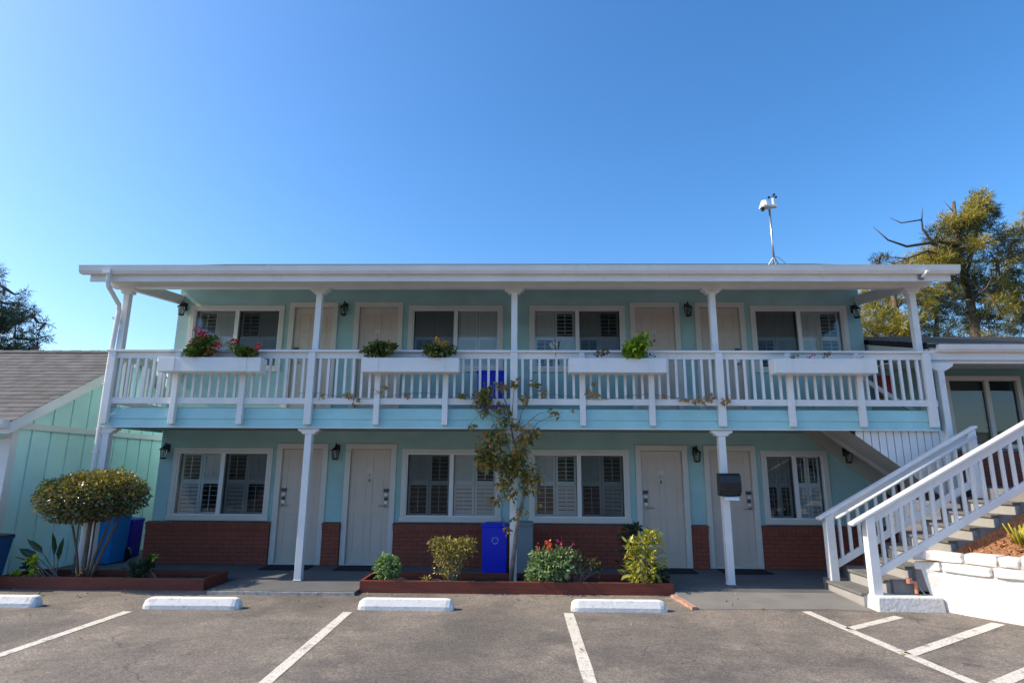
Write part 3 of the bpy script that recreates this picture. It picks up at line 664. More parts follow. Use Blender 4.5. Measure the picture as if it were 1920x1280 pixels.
# ------------------------------------------------------------------ door mats, dispenser, camera, weather mast, red cabinet
for x, l in zip(DX, ('black mat at the leftmost downstairs door', 'black mat at the downstairs door numbered 20', 'black mat at the downstairs door numbered 18', 'black mat at the downstairs door behind the towel dispenser')):
    m = MB(); m.box(x+.08, x+DW-.08, .92, 1.42, .002, .016)
    for i in range(7): m.box(x+.11, x+DW-.11, .95+i*.065, .99+i*.065, .016, .022)
    tag(build('door_mat', m, RUBBER, None, (x+DW/2, 1.17, 0)), l, 'door mat', 'black mats before the downstairs doors')
t = thing('towel_dispenser', 'black paper towel dispenser strapped to the right porch post', 'dispenser', (3.17, -.06, 1.3))
m = MB(); prof = [(-.057, 1.30), (-.057, 1.64), (-.19, 1.64), (-.235, 1.60), (-.25, 1.50), (-.24, 1.38), (-.20, 1.325), (-.17, 1.30)]
m.prism(prof, 'X', 3.005, 3.325); build('cover', m, BLACKP, t, bev=.012)
m = MB(); m.prism([(-.10, 1.298), (-.10, 1.285), (-.19, 1.27), (-.225, 1.235), (-.235, 1.24), (-.20, 1.285), (-.11, 1.298)], 'X', 3.06, 3.28); build('paper_towel', m, paint('paper', (.75, .75, .75), .8, .05, 5, .2), t)
t = thing('security_camera', 'small white security camera on the eave fascia', 'camera', (6.28, EY, 4.71))
m = MB(); m.box(6.24, 6.33, EY-.02, EY+.004, 4.64, 4.75); build('bracket', m, GREYP, t, bev=.01)
m = MB(); m.tube([(6.285, EY-.02, 4.68), (6.29, EY-.08, 4.69)], .012, 8); m.tube([(6.28, EY-.05, 4.675), (6.31, EY-.15, 4.745)], .024, 10); build('camera_head', m, VINYL, t, smooth=False)
wx, wy = 5.335, 2.5; wz = rz(wy)
t = thing('weather_station', 'white weather station on a thin roof mast', 'weather station', (wx, wy, wz))
m = MB(); m.tube([(wx, wy, wz-.03), (wx, wy, wz+1.27)], .022, 8); build('mast', m, CHROME, t, smooth=True)
m = MB()
for a in (.3, 2.4, 4.5): m.tube([(wx+.14*math.cos(a), wy+.14*math.sin(a), wz-.03+SLOPE*.14*math.sin(a)), (wx, wy, wz+.18)], .012, 6)
m.tube([(wx+.22, wy-.1, wz-.03), (wx+.09, wy, wz+.17), (wx, wy, wz+.17)], .008, 5); build('tripod', m, CHROME, t)
m = MB(); m.lathe(wx-.09, wy, [(0, wz+1.30), (.11, wz+1.30), (.12, wz+1.33), (.07, wz+1.46), (0, wz+1.47)], 12); m.beam((wx-.2, wy, wz+1.31), (wx+.16, wy, wz+1.335), .12, .035); m.lathe(wx+.1, wy, [(0, wz+1.33), (.035, wz+1.33), (.03, wz+1.52), (0, wz+1.52)], 10); build('sensor_head', m, VINYL, t)
m = MB(); m.tube([(wx+.1, wy, wz+1.52), (wx+.1, wy, wz+1.58)], .008, 6)
for i in range(3):
    a = i*2.09+.4; c = (wx+.1+.085*math.cos(a), wy+.085*math.sin(a), wz+1.57); m.tube([(wx+.1, wy, wz+1.57), c], .005, 5); m.lathe(c[0], c[1], [(0, c[2]-.03), (.022, c[2]-.02), (.03, c[2]), (.022, c[2]+.02), (0, c[2]+.03)], 8)
m.box(wx-.17, wx-.12, wy-.03, wy+.03, wz+1.23, wz+1.30); build('wind_cups', m, BLACK, t)

# ================================================================== RIGHT BUILDING (upper level)
LZ2 = 1.445
RB = thing('upper_wing_building', 'single storey wing with large dark window at the stair top', 'building', (7.5, 1.6, LZ2))
WY2 = 1.6
m = MB(); wall_holes(m, 6.47, 14, 1.2, 3.95, [(7.95, 9.21, 2.17, 3.36)], WY2, WY2+.16); m.box(6.46, 6.62, WY2+.161, 7, 1.2, 4.1); build('front_wall', m, paint('wing_wall', (.17, .32, .31), .85, .12, 2, .4, 80), RB)
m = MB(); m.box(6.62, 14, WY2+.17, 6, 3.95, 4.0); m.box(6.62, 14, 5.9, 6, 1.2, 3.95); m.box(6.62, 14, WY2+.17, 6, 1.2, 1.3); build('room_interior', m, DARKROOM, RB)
m = MB(); m.box(6.48, 14, WY2-.07, WY2-.002, 1.2, 2.06); build('brick_wainscot', m, BRICK, RB)
m = MB(); x0, x1, z0, z1 = 7.88, 9.28, 2.10, 3.44
for b_ in ((x0, x1, z1-.09, z1), (x0, x1, z0, z0+.08), (x0, x0+.08, z0+.08, z1-.09), (x1-.08, x1, z0+.08, z1-.09)): m.box(b_[0], b_[1], WY2-.035, WY2+.05, b_[2], b_[3])
m.box(8.62, 8.70, WY2-.02, WY2+.05, z0+.08, z1-.09); W2 = build('window', m, CREAM, RB, bev=.004)
for a, b in ((x0+.08, 8.62), (8.70, x1-.08)):
    g = MB(); g.add([(a,WY2+.03,z0+.08),(b,WY2+.03,z0+.08),(b,WY2+.03,z1-.09),(a,WY2+.03,z1-.09)], [(0,1,2,3)]); build('pane', g, GLASS, W2)
m = MB(); m.box(x0+.08, 8.62, WY2+.12, WY2+.13, z0+.08, z1-.09); build('curtain', m, paint('grey_green_curtain', (.10, .115, .105), .9, .1, 3, .2), W2)
E2Y, E2Z, SL2, RG2 = -.1, 3.70, .25, 4.2
def r2(y): return E2Z+SL2*(y-E2Y)
m = MB(); m.prism([(E2Y, r2(E2Y)-.07), (RG2, r2(RG2)-.07), (9, r2(RG2)-.07-.25*4.8), (9, r2(RG2)-.25*4.8), (RG2, r2(RG2)-.0), (E2Y, r2(E2Y)-.0)], 'X', 6.50, 16, 0)
n = 28
for i in range(n):
    ya = E2Y-.03+(RG2-E2Y)*i/n; yb_ = E2Y-.03+(RG2-E2Y)*(i+1)/n+.01
    m.add([(6.49,ya,r2(ya)+.016),(16,ya,r2(ya)+.016),(16,yb_,r2(yb_)+.003),(6.49,yb_,r2(yb_)+.003),(6.49,ya,r2(ya)-.01),(16,ya,r2(ya)-.01)], [(0,1,2,3),(4,5,1,0)], 1)
R2 = build('roof', m, [BLACK, shingle('weathered_shingle', (.16, .14, .125), (.24, .21, .19), .15, .3)], RB)
m = MB(); m.box(6.57, 16, E2Y+.035, E2Y+.07, 3.44, 3.64); m.prism([(E2Y+.071, 3.46), (RG2, r2(RG2)-.26), (RG2, r2(RG2)-.075), (E2Y+.071, r2(E2Y)-.075)], 'X', 6.52, 6.56); build('fascia_board', m, WHITE, R2)
m = MB(); gy = E2Y+.034; m.prism([(gy, 3.675), (gy, 3.56), (gy-.07, 3.56), (gy-.1, 3.60), (gy-.115, 3.675), (gy-.1, 3.672), (gy-.085, 3.61), (gy-.06, 3.575), (gy-.012, 3.575), (gy-.012, 3.675)], 'X', 6.66, 16); m.prism([(gy, 3.672), (gy, 3.561), (gy-.07, 3.561), (gy-.1, 3.6), (gy-.113, 3.672)], 'X', 6.645, 6.662); build('gutter', m, WHITE, R2)
m = MB(); m.box(6.56, 16, E2Y+.08, E2Y+.17, 3.39, 3.57); m.box(6.56, 16, E2Y+.18, WY2, 3.58, 3.60); build('porch_beam', m, WHITE, RB)
m = MB(); m.box(6.615, 6.715, -.105, -.005, 1.2, 3.27); po = build('porch_post', m, WHITE, RB, bev=.006); m = MB(); m.prism([(6.45, 3.385), (6.88, 3.385), (6.86, 3.33), (6.79, 3.285), (6.725, 3.25), (6.605, 3.25), (6.54, 3.285), (6.47, 3.33)], 'Y', -.11, 0); build('capital', m, WHITE, po, bev=.006)
m = MB(); m.box(6.914, 16, -.5, WY2-.071, 1.2, LZ2); m.box(6.914, 16, -1.22, -.5, .9, LZ2); build('landing', m, CONC, RB)
t = thing('wall_cabinet', 'dark red box on the wing wall seen through balusters', 'cabinet', (6.72, WY2-.1, 3.0)); m = MB(); m.box(6.56, 6.84, WY2-.14, WY2-.001, 3.03, 3.43); build('case', m, REDBOX, t, bev=.01); m = MB(); m.box(6.585, 6.815, WY2-.152, WY2-.141, 3.06, 3.40); build('door', m, REDBOX, t, bev=.004)

# ================================================================== ENTRY STAIRCASE
ST = thing('entry_staircase', 'grey steps with white railings climbing to the upper wing', 'staircase', (4.9, -.85, 0))
RUN, RISE, SX, SZ = .308, .165, 4.45, .125
for k in range(8):
    x, z = SX+RUN*k, SZ+RISE*k
    m = MB(); m.box(x, x+RUN+.02, -1.22, -.28, max(-.25, z-RISE-.1), z-.035, 0); m.box(x-.028, x+RUN+.005, -1.22, -.28, z-.034, z, 1); build('step', m, [RISER, TREAD], ST, bev=.004)
for side in (0, 1):
    m = MB()
    for k in range(side^1, 8):
        x, z = SX+RUN*k, SZ+RISE*k
        if side == 0: m.box(x+.05+.0*k, x+.052+RUN, -1.30, -1.222, max(ZL, z-RISE-.12), z+.008)
        else: m.box(x-.02, x-.018+RUN, -.278, -.20, max(ZL, z-RISE-.12), z+.03)
    build('stringer', m, STRINGER, ST)
def slope_rail(Y, xa, za, xb, sl, newel_x, top_x, second=None):
    zf = lambda x: za+sl*(x-xa)
    m = MB(); c = math.cos(math.atan(sl))
    m.beam((xa, Y, zf(xa)-.024), (xb, Y, zf(xb)-.024), .125, .044); h = build('handrail', m, WHITE, ST, bev=.014)
    m = MB(); m.beam((newel_x, Y, zf(newel_x)-.105), (top_x, Y, zf(top_x)-.105), .042, .10); m.beam((newel_x, Y, zf(newel_x)-.775), (top_x, Y, zf(top_x)-.775), .05, .095); build('rail_board', m, WHITE, h, bev=.004)
    x = newel_x+.16
    while x < top_x-.06:
        m = MB(); m.box(x-.02, x+.02, Y-.02, Y+.02, zf(x)-.73, zf(x)-.15); build('baluster', m, WHITE, h, bev=.003); x += .143
    for nx, zb in ((newel_x, .12), (top_x, 1.3)):
        m = MB(); m.prism([(nx-.06, zb), (nx+.06, zb), (nx+.06, zf(nx+.06)-.05), (nx-.06, zf(nx-.06)-.05)], 'Y', Y-.06, Y+.06); build('newel_post', m, WHITE, h, bev=.006)
    if second:
        m = MB(); m.tube([(second, Y-.11, zf(second)-.125), (xb-.09, Y-.11, zf(xb-.09)-.125)], .024, 8)
        for x in (second+.25, second+1.2, xb-.3): m.tube([(x, Y-.11, zf(x)-.14), (x, Y-.03, zf(x)-.15)], .008, 6)
        build('grab_rail', m, WHITE, h, smooth=True)
slope_rail(-1.30, 4.335, 1.008, 7.05, .537, 4.575, 6.90)
slope_rail(-.29, 4.39, 1.002, 6.92, .546, 4.545, 6.82, 4.62)
m = MB(); m.taper(4.91, -1.34, -.2, .125, .44, .15, .41, .12); build('plinth', m, STONEW, ST, bev=.02)

# ================================================================== RETAINING WALL, MULCH
A_ = Vector((5.255, -1.315)); dW = Vector((.539, -.842)).normalized(); nW = Vector((-dW.y, dW.x))  # along the face, and inward
if nW.x < 0: nW = -nW
RW = thing('retaining_wall', 'low white painted stone retaining wall beside the steps', 'wall', (5.26, -1.3, ZL))
def wp(u, v, z): p = A_+dW*max(u, 0)+Vector((min(u, 0), 0))+nW*v; return (p.x, p.y, z)
m = MB(); N = 40; L = 6.0; H0 = .44; cols = []
for i in range(N+1):
    u = L*i/N; top = H0+.012*math.sin(3*u)+.05*u/6
    lean = -.12 if i == 0 else 0
    cols.append([wp(u, .0+.004*math.sin(7*u), ZL-.2), wp(u, .012+.006*math.sin(5*u), .1), wp(u+lean*.6, .03, top*.8), wp(u+lean, .045, top), wp(u+lean, .3, top), wp(u, .3, ZL-.2)])
for i in range(N):
    a, b = cols[i], cols[i+1]; n0 = len(m.v); m.v += a+b
    for j in range(5): m.f.append((n0+j, n0+6+j, n0+7+j, n0+j+1)); m.m.append(0)
m.add(cols[0], [(5, 4, 3, 2, 1, 0)])
build('wall_face', m, STONEW, RW, smooth=False)
m = MB(); cc = [wp(u_, v_, z_) for u_ in (.0, 5.9) for v_, z_ in ((.045, .40), (.045, .62), (.09, .62), (.09, .40))]; cc = [(x, y, z+(.012*5.9 if q > 3 else 0)) for q, (x, y, z) in enumerate(cc)]
m.add(cc, [(0, 1, 2, 3), (7, 6, 5, 4), (0, 4, 5, 1), (1, 5, 6, 2), (2, 6, 7, 3), (3, 7, 4, 0)]); build('mortar_bed', m, paint('grey_mortar', (.36, .34, .31), .9, .3, 10, .5), RW)
def stone(u0, u1, z0, z1, d0, seed, lean=0):
    bm = bmesh.new(); bmesh.ops.create_cube(bm, size=1)
    bmesh.ops.subdivide_edges(bm, edges=bm.edges[:], cuts=4, use_grid_fill=True)
    r = random.Random(seed); ph = [r.uniform(0, 6) for _ in range(6)]
    for v in bm.verts:
        x, y, z = v.co*2; k = (abs(x)**15+abs(y)**15+abs(z)**15)**(1/15); x, y, z = x/k, y/k, z/k
        w = 1+.05*math.sin(3*x+ph[0])*math.sin(3*z+ph[1])+.04*math.sin(6*x+ph[2]+3*z)
        u = (u0+u1)/2+x*(u1-u0)/2*(1+.02*math.sin(4*z+ph[3])); dp = .05 if u0 < .3 else .15; vv = d0+dp+y*dp*w; zz = (z0+z1)/2+z*(z1-z0)/2*(1+.05*math.sin(3*x+ph[4]))
        v.co = Vector(wp(u+lean, vv, zz))-ORG[RW.name]
    me = bpy.data.meshes.new('stone'); bm.to_mesh(me); bm.free(); me.materials.append(STONEW); me.polygons.foreach_set('use_smooth', [True]*len(me.polygons))
    link(bpy.data.objects.new('stone', me), ORG[RW.name], RW)
    if u0 < .5: me.polygons.foreach_set('use_smooth', [False]*len(me.polygons))
u = -.17; i = 0
for wd in (.33, .55, .62, .5, .7, .6, .8, .7, .9): stone(u+.009, u+wd-.009, .437+.008*u, .543+.012*u, .0, 30+i); u += wd; i += 1
u = -.20
for wd, h in ((.62, .13), (.36, .125), (.22, .12), (.42, .16), (.3, .18), (.55, .13), (.6, .17), (.7, .14), (.6, .15), (.8, .14)): stone(u+.009, u+wd-.009, .557+.012*u, .55+h+.012*u, .02, 60+i); u += wd; i += 1
m = MB(); nx, ny = 46, 40; 
for i in range(nx+1):
    for j in range(ny+1):
        d = .22+3.6*i/nx; Yt = -1.305; p = A_+dW*(5.5*j/ny)+nW*d
        # rows run along the stair side first, then along the wall
        if p.y > Yt: p = Vector((p.x, Yt))
        z = .56+.40*(d-.2)+.03*math.sin(5*p.x)*math.sin(4*p.y)+random.uniform(-.012, .012); m.v.append((p.x, p.y, z))
for i in range(nx):
    for j in range(ny): a = i*(ny+1)+j; m.f.append((a, a+1, a+ny+2, a+ny+1)); m.m.append(0)
# fill the wedge between wall end and stair
n0 = len(m.v); K = 30
for k in range(K+1):
    x = 5.02+k*.12; d = (Vector((x, -1.305))-A_).dot(nW)
    m.v += [(x, -1.305, .56+.40*max(0, d-.2)), ((A_+dW*.0+nW*max(d, .2)).x, min(-1.306, (A_+dW*.3+nW*max(d, .2)).y), .56+.40*max(0, d-.2))]
for k in range(K): a = n0+2*k; m.f.append((a, a+2, a+3, a+1)); m.m.append(0)
gm = build('mulch_bed', m, MULCH, None, (6, -2, 0)); gm['kind'] = 'stuff'
nC = 5200; us = rng.random(nC)*3.2; ds = .24+rng.random(nC)**1.3*2.4; pts = []
for u_, d_ in zip(us, ds):
    p = A_+dW*u_+nW*d_
    if p.y > -1.31: continue
    pts.append((p.x, p.y, .565+.40*(d_-.2)+.03*math.sin(5*p.x)*math.sin(4*p.y)))
ch = foliage('mulch_chips', [(leaves(np.array(pts), .05, .4, 1.0), 0)], leafmat('bark_chip', [(.20, .085, .035), (.36, .17, .075), (.50, .27, .13)], .9, .0), None, (6, -2, 0)); ch['kind'] = 'stuff'
SUCC = leafmat('yellow_succulent', [(.30, .30, .02), (.55, .45, .03), (.22, .28, .03)], .4)
p = at(1922, 1003, 'Y', -1.75); t = thing('succulent_plant', 'yellow green succulent with upright fingers on the mulch slope', 'plant', (p.x, p.y, p.z-.12))
m = MB()
for i in range(46):
    a = random.uniform(0, 6.28); r_ = random.uniform(.0, .12); b = Vector((p.x+r_*math.cos(a), p.y+r_*math.sin(a), p.z-.14+random.uniform(0, .03))); e = b+Vector((math.cos(a)*r_*.9, math.sin(a)*r_*.9, random.uniform(.12, .27))); m.tube([b, (b+e)/2+Vector((0, 0, .02)), e], [.008, .013, .006], 6)
build('stems', m, SUCC, t, smooth=True)
t = thing('drain_pipe', 'rusty orange pipe stub between steps and white wall', 'pipe', (5.06, -1.5, .1))
m = MB(); a = at(1704, 1088, 'Y', -1.34); b = at(1716, 1092, 'Y', -1.34); c = at(1719, 1112, 'Y', -1.34); m.tube([a, b, c], .022, 8); m.lathe(a.x, a.y, [(0, a.z-.03), (.035, a.z-.03), (.035, a.z+.03), (0, a.z+.03)], 10); build('pipe', m, COPPER, t)
m = MB(); q = at(1736, 1116, 'Y', -1.36); m.tube([b, (b+q)/2+Vector((.0, 0, .01)), q], .008, 6); build('hose', m, GREYP, t)

# ================================================================== LEFT COTTAGE
GX, RX = -8.0, -7.70; FE, FZ = -.72, 2.36; SG = .557; RGY = 2.22; RGZ = FZ+SG*(RGY-FE)
CT = thing('mint_cottage', 'mint board and batten cottage with brown shingle gable roof', 'building', (-10, 2.2, 0))
BEY = 2*RGY-FE
def gz(y): return FZ+SG*(y-FE) if y < RGY else RGZ-SG*(y-RGY)
m = MB(); m.prism([(-.35, -.2), (4.8, -.2), (4.8, gz(4.8)-.12), (RGY, RGZ-.12), (-.35, gz(-.35)-.12)], 'X', GX-.14, GX-.03)
for i in range(13):
    ya, y2 = -.35+i*.40+(.0 if i else 0), -.35+(i+1)*.40-.034
    if y2 > 4.8: y2 = 4.8
    if ya < RGY < y2: pp = [(ya, -.2), (y2, -.2), (y2, gz(y2)-.125), (RGY, RGZ-.125), (ya, gz(ya)-.125)]
    else: pp = [(ya, -.2), (y2, -.2), (y2, gz(y2)-.125), (ya, gz(ya)-.125)]
    m.prism(pp, 'X', GX-.028, GX)
m.box(-20, GX-.14, -.35, -.21, -.2, 2.3); m.box(-20, -8.14, 4.66, 4.8, -.2, 2.3); build('gable_wall', m, MINT, CT)
m = MB(); m.box(GX, GX+.034, -.34, 4.8, 2.26, 2.36); m.box(GX-.05, GX+.03, -.375, -.25, -.2, 2.25); m.box(-9.2, -8.05, -.375, -.352, -.2, 2.1); build('wall_trim', m, WHITE, CT)
m = MB(); cy_ = math.sqrt(1+SG*SG)
m.prism([(FE, FZ-.09), (RGY, RGZ-.09), (BEY, FZ-.09), (BEY, FZ-.01), (RGY, RGZ-.01), (FE, FZ-.01)], 'X', -20, RX-.002, 0)
n = 20
for i in range(n):
    ya = FE-.02+(RGY-FE+.02)*i/n; yb_ = FE-.02+(RGY-FE+.02)*(i+1)/n+.012; vs = []; 
    m.add([(-20,ya,gz(ya)+.009),(RX+.015,ya,gz(ya)+.009),(RX+.015,yb_,gz(yb_)+.001),(-20,yb_,gz(yb_)+.001),(-20,ya,gz(ya)-.008),(RX+.015,ya,gz(ya)-.008)], [(0,1,2,3),(4,5,1,0)], 1)
m.add([(-20,RGY,RGZ),(RX+.015,RGY,RGZ),(RX+.015,BEY,FZ),(-20,BEY,FZ)], [(0,1,2,3)], 1)
for i in range(60):
    x = RX-i*.2; m.prism([(RGY-.13, RGZ-.055+.012), (RGY, RGZ+.022+.012*(i%2)*.5), (RGY+.13, RGZ-.055+.012), (RGY+.13, RGZ-.075), (RGY-.13, RGZ-.075)], 'X', x-.2, x+.012, 1)
CR = build('roof', m, [WHITE, ROOF1], CT)
m = MB(); m.prism([(FE-.02, FZ-.20), (RGY, RGZ-.21), (RGY, RGZ-.02), (FE-.02, FZ-.02)], 'X', RX-.03, RX); m.prism([(BEY+.02, FZ-.20), (RGY, RGZ-.21), (RGY, RGZ-.02), (BEY+.02, FZ-.02)], 'X', RX-.03, RX); m.box(-20, RX-.031, FE-.02, FE, FZ-.20, FZ-.02)
m.prism([(FE, FZ-.14), (RGY, RGZ-.14), (RGY, RGZ-.11), (FE, FZ-.11)], 'X', GX+.001, RX-.031); build('rake_board', m, WHITE, CR)
m = MB(); m.prism([(FE-.021, FZ), (FE-.021, FZ-.12), (FE-.10, FZ-.12), (FE-.13, FZ-.07), (FE-.14, FZ)], 'X', -20, RX-.03); build('gutter', m, WHITE, CR)

# ================================================================== TIMBER BEDS AND WHEEL STOPS
def bed(label, x0, x1, y0, y1, zt):
    t = thing('timber_bed', label, 'planter bed', ((x0+x1)/2, (y0+y1)/2, ZL), 'red timber edged beds along the walkway')
    k = .05
    for b_ in ((x0, x1, y0, y0+k), (x0, x1, y1-k, y1), (x0, x0+k, y0+k+.002, y1-k-.002), (x1-k, x1, y0+k+.002, y1-k-.002)):
        m = MB(); m.box(b_[0], b_[1], b_[2], b_[3], ZL-.1, zt); build('timber_board', m, RED_TIMBER, t, bev=.007)
    m = MB(); nx = 60; ny = 8
    for i in range(nx+1):
        for j in range(ny+1): m.v.append((x0+k+(x1-x0-2*k)*i/nx, y0+k+(y1-y0-2*k)*j/ny, zt-.075+.022*math.sin(i*1.3)*math.cos(j*1.7)+random.uniform(-.012, .012)))
    for i in range(nx):
        for j in range(ny): a = i*(ny+1)+j; m.f.append((a, a+ny+1, a+ny+2, a+1)); m.m.append(0)
    build('soil', m, SOIL, t)
bed('long red timber bed at centre with five flowering shrubs', -2.335, 2.135, -.61, .155, .115)
bed('red timber bed at left holding the clipped topiary', -7.655, -4.59, -.58, .14, .115)
def wheel_stop():
    bm = bmesh.new(); L = 1.2; prof = [(-.085, 0), (-.085, .045), (-.052, .125), (.052, .125), (.085, .045), (.085, 0)]; N = 26; rows = []
    for i in range(N+1):
        x = -L/2+L*i/N; e = min(i, N-i); row = []
        for y, z in prof:
            s = .72 if e == 0 else (.93 if e == 1 else 1)
            row.append(bm.verts.new((x*(1-.02*(z > .1 and e == 0)), y*s+random.uniform(-.0006, .0006), z*(s if z else 1)+(random.uniform(-.0008, .0008) if z else 0))))
        rows.append(row)
    for a, b in zip(rows, rows[1:]):
        for j in range(len(prof)-1): bm.faces.new((a[j], b[j], b[j+1], a[j+1]))
    bm.faces.new(rows[0]); bm.faces.new(rows[-1][::-1]); bmesh.ops.recalc_face_normals(bm, faces=bm.faces)
    me = bpy.data.meshes.new('wheel_stop'); bm.to_mesh(me); bm.free(); me.materials.append(STOPW)
    o = bpy.data.objects.new('wheel_stop', me); link(o, (0, 0, 0), None)
    b = o.modifiers.new('bevel', 'BEVEL'); b.width = .004; b.segments = 1; b.limit_method = 'ANGLE'; b.angle_limit = R(30)
    return o
ws = wheel_stop()
for i, ((xa, xb, yb2), l) in enumerate(zip(((-60, 65, 1138), (262, 447, 1142), (668, 850, 1144), (1072, 1252, 1147)), ('white concrete wheel stop cut off at the left edge', 'white concrete wheel stop before the left timber bed', 'white concrete wheel stop at the long bed left end', 'white concrete wheel stop at the long bed right end'))):
    o = ws if i == 0 else ws.copy()
    if i: COL.objects.link(o)
    a, b = gl(xa, yb2), gl(xb, yb2); o.location = ((a[0]+b[0])/2+.0, (a[1]+b[1])/2+.085, ZL); o.rotation_euler.z = random.uniform(-.012, .012); o.scale.x = (b[0]-a[0])/1.2
    tag(o, l, 'wheel stop', 'white wheel stops along the parking bays')

# ================================================================== GARDEN PLANTS
def stems_mesh(base, tips, r0=.012, r1=.004, n=6):
    m = MB()
    for b, e in zip(base, tips):
        b, e = Vector(b), Vector(e); mid = b+(e-b)*.5+Vector((random.uniform(-.05, .05), random.uniform(-.04, .04), .02)); m.tube([b, mid, e], [r0, (r0+r1)/2, r1], n)
    return m
# clipped topiary
t = thing('topiary_tree', 'clipped mushroom shaped topiary on several bare stems', 'tree', (-6.45, -.45, .05))
c = (-6.50, -.44, 1.235); r = np.array((.80, .58, .41))
P, d = ell_points(15000, c, r, .5); P[:, 2] = np.where(P[:, 2] < c[2]-.28, c[2]-.28+(P[:, 2]-c[2]+.28)*.4, P[:, 2]); P[:, 2] += .035*np.sin(P[:, 0]*4.1+1)+.015*np.sin(P[:, 0]*13); P += rng.normal(size=P.shape)*.01
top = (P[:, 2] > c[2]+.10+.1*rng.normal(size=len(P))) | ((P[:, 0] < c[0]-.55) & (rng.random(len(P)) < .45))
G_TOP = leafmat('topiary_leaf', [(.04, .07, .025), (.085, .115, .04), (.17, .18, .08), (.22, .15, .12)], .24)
G_TOPY = leafmat('topiary_yellow_leaf', [(.12, .14, .025), (.30, .28, .04), (.24, .20, .05), (.12, .13, .03), (.36, .24, .07)], .35)  # yellower leaves for the crown top and left edge
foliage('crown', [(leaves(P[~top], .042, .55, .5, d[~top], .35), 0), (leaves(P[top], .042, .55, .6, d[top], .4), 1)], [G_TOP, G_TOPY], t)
m = MB()
for (bx, tx, r0) in ((-6.62, -6.68, .014), (-6.47, -6.50, .036), (-6.42, -6.42, .016), (-6.40, -6.15, .022), (-6.36, -6.02, .026), (-6.52, -6.85, .02)): m.tube([(bx, -.45, .03), (bx+(tx-bx)*.3+random.uniform(-.02, .02), -.44, .42), (bx+(tx-bx)*.75, -.42, .85), (tx, -.42, 1.2)], [r0, r0*.85, r0*.75, r0*.5], 8)
build('trunk', m, BARK, t, smooth=True)
# strelitzia-like plant
t = thing('broadleaf_plant', 'broad leaved plant with paddle leaves at bed left end', 'plant', (-6.95, -.35, .06))
BL = leafmat('paddle_leaf', [(.02, .05, .02), (.035, .075, .025)], .4); arrs = []; m = MB()
for (tx, ty, w_) in ((-7.35, 1030, .1), (100, 1022, .11), (30, 1044, .1), (112, 1040, .1), (55, 1014, .05)):
    e = at(tx if tx > 0 else 40, ty, 'Y', -.35); b = Vector((-6.93+random.uniform(-.05, .05), -.35, .05)); k = b+(e-b)*.5+Vector((0, 0, .06)); m.tube([b, k, e], [.012, .008, .003], 6)
    d_ = (e-k); V = leaves(np.array([tuple(k+d_*.1)]), .36, .34, 1, np.array([tuple(d_.normalized())]), 1., jit=0); arrs.append((V, 0))
foliage('foliage', arrs, BL, t); build('stems', m, BARKG, t)
LIMEL = leafmat('lime_bract', [(.32, .45, .02), (.5, .55, .04)], .5); YEL = leafmat('yellow_flower', [(.7, .45, .02), (.7, .3, .05)], .6)
def clump(name, label, cat, blobs, base, mats, stem_mat=BARKG, stems=6, r0=.006):
    """blobs: (x, y, z, rx, ry, rz, n, size, aspect, up, material index)"""
    t = thing(name, label, cat, base); arrs = []; tips = []
    for (x, y, z, rx, ry, rz_, n_, s_, a_, u_, mi) in blobs:
        P, d = ell_points(n_, (x, y, z), (rx, ry, rz_), .25); arrs.append((leaves(P, s_, a_, u_, d, .45), mi)); tips.append((x, y, z))
    foliage('foliage', arrs, mats, t)
    tips = [random.choice(tips) for _ in range(stems)]; build('stems', stems_mesh([(base[0]+random.uniform(-.05, .05), base[1]+random.uniform(-.03, .03), base[2]) for _ in tips], tips, r0, r0*.5), stem_mat, t)
    return t
def w(px, py, Y=-.45): p = at(px, py, 'Y', Y); return p.x, Y, p.z
def blob(px, py, rx, rz_, n_, s_, a_=.5, u_=.5, mi=0, Y=-.45, ry=None):
    x, y, z = w(px, py, Y); k = (CAM_D+Y)/FPX*1.04; return (x, y, z, rx*k, (ry if ry else rx*.8)*k, rz_*k, n_, s_, a_, u_, mi)
G_DARK = leafmat('dark_shrub_leaf', [(.012, .035, .014), (.02, .055, .02)], .5)
clump('lime_plant', 'lime leaved low plant at the far left bed corner', 'plant', [blob(60, 1052, 7, 6, 30, .07, .7), blob(58, 1074, 6, 10, 40, .07, .7), blob(27, 1078, 6, 6, 24, .06, .7), blob(55, 1064, 10, 16, 60, .06, .6, mi=1)], (-6.98, -.5, .05), [LIMEL, G_DARK])
clump('yellow_primrose', 'small yellow flowers at the topiary foot', 'plant', [blob(148, 1080, 7, 4, 30, .035, .8), blob(158, 1070, 4, 3, 12, .035, .8, mi=1), blob(145, 1084, 8, 3, 30, .04, .6, mi=2)], (-6.5, -.5, .05), [YEL, PETO, G_SHR], stems=3)
clump('dark_shrub', 'low dark green shrub at the left bed right end', 'plant', [blob(262, 1068, 24, 16, 420, .045, .5), blob(280, 1055, 10, 14, 160, .045, .5), blob(287, 1043, 4, 4, 16, .05, .6, mi=1)], (-5.4, -.4, .05), [G_DARK, LIMEL])
G_ROUND = leafmat('round_bush_leaf', [(.12, .22, .09), (.20, .32, .13), (.30, .42, .18)], .5)
clump('round_bush', 'small round pale green bush at the long bed left end', 'plant', [blob(727, 1064, 23, 22, 900, .05, .55, .6), blob(722, 1050, 12, 10, 160, .05, .55)], (-2.0, -.45, .05), [G_ROUND])
G_OLIVE = leafmat('olive_shrub_leaf', [(.16, .14, .035), (.25, .23, .05), (.38, .35, .07), (.16, .11, .06)], .5)
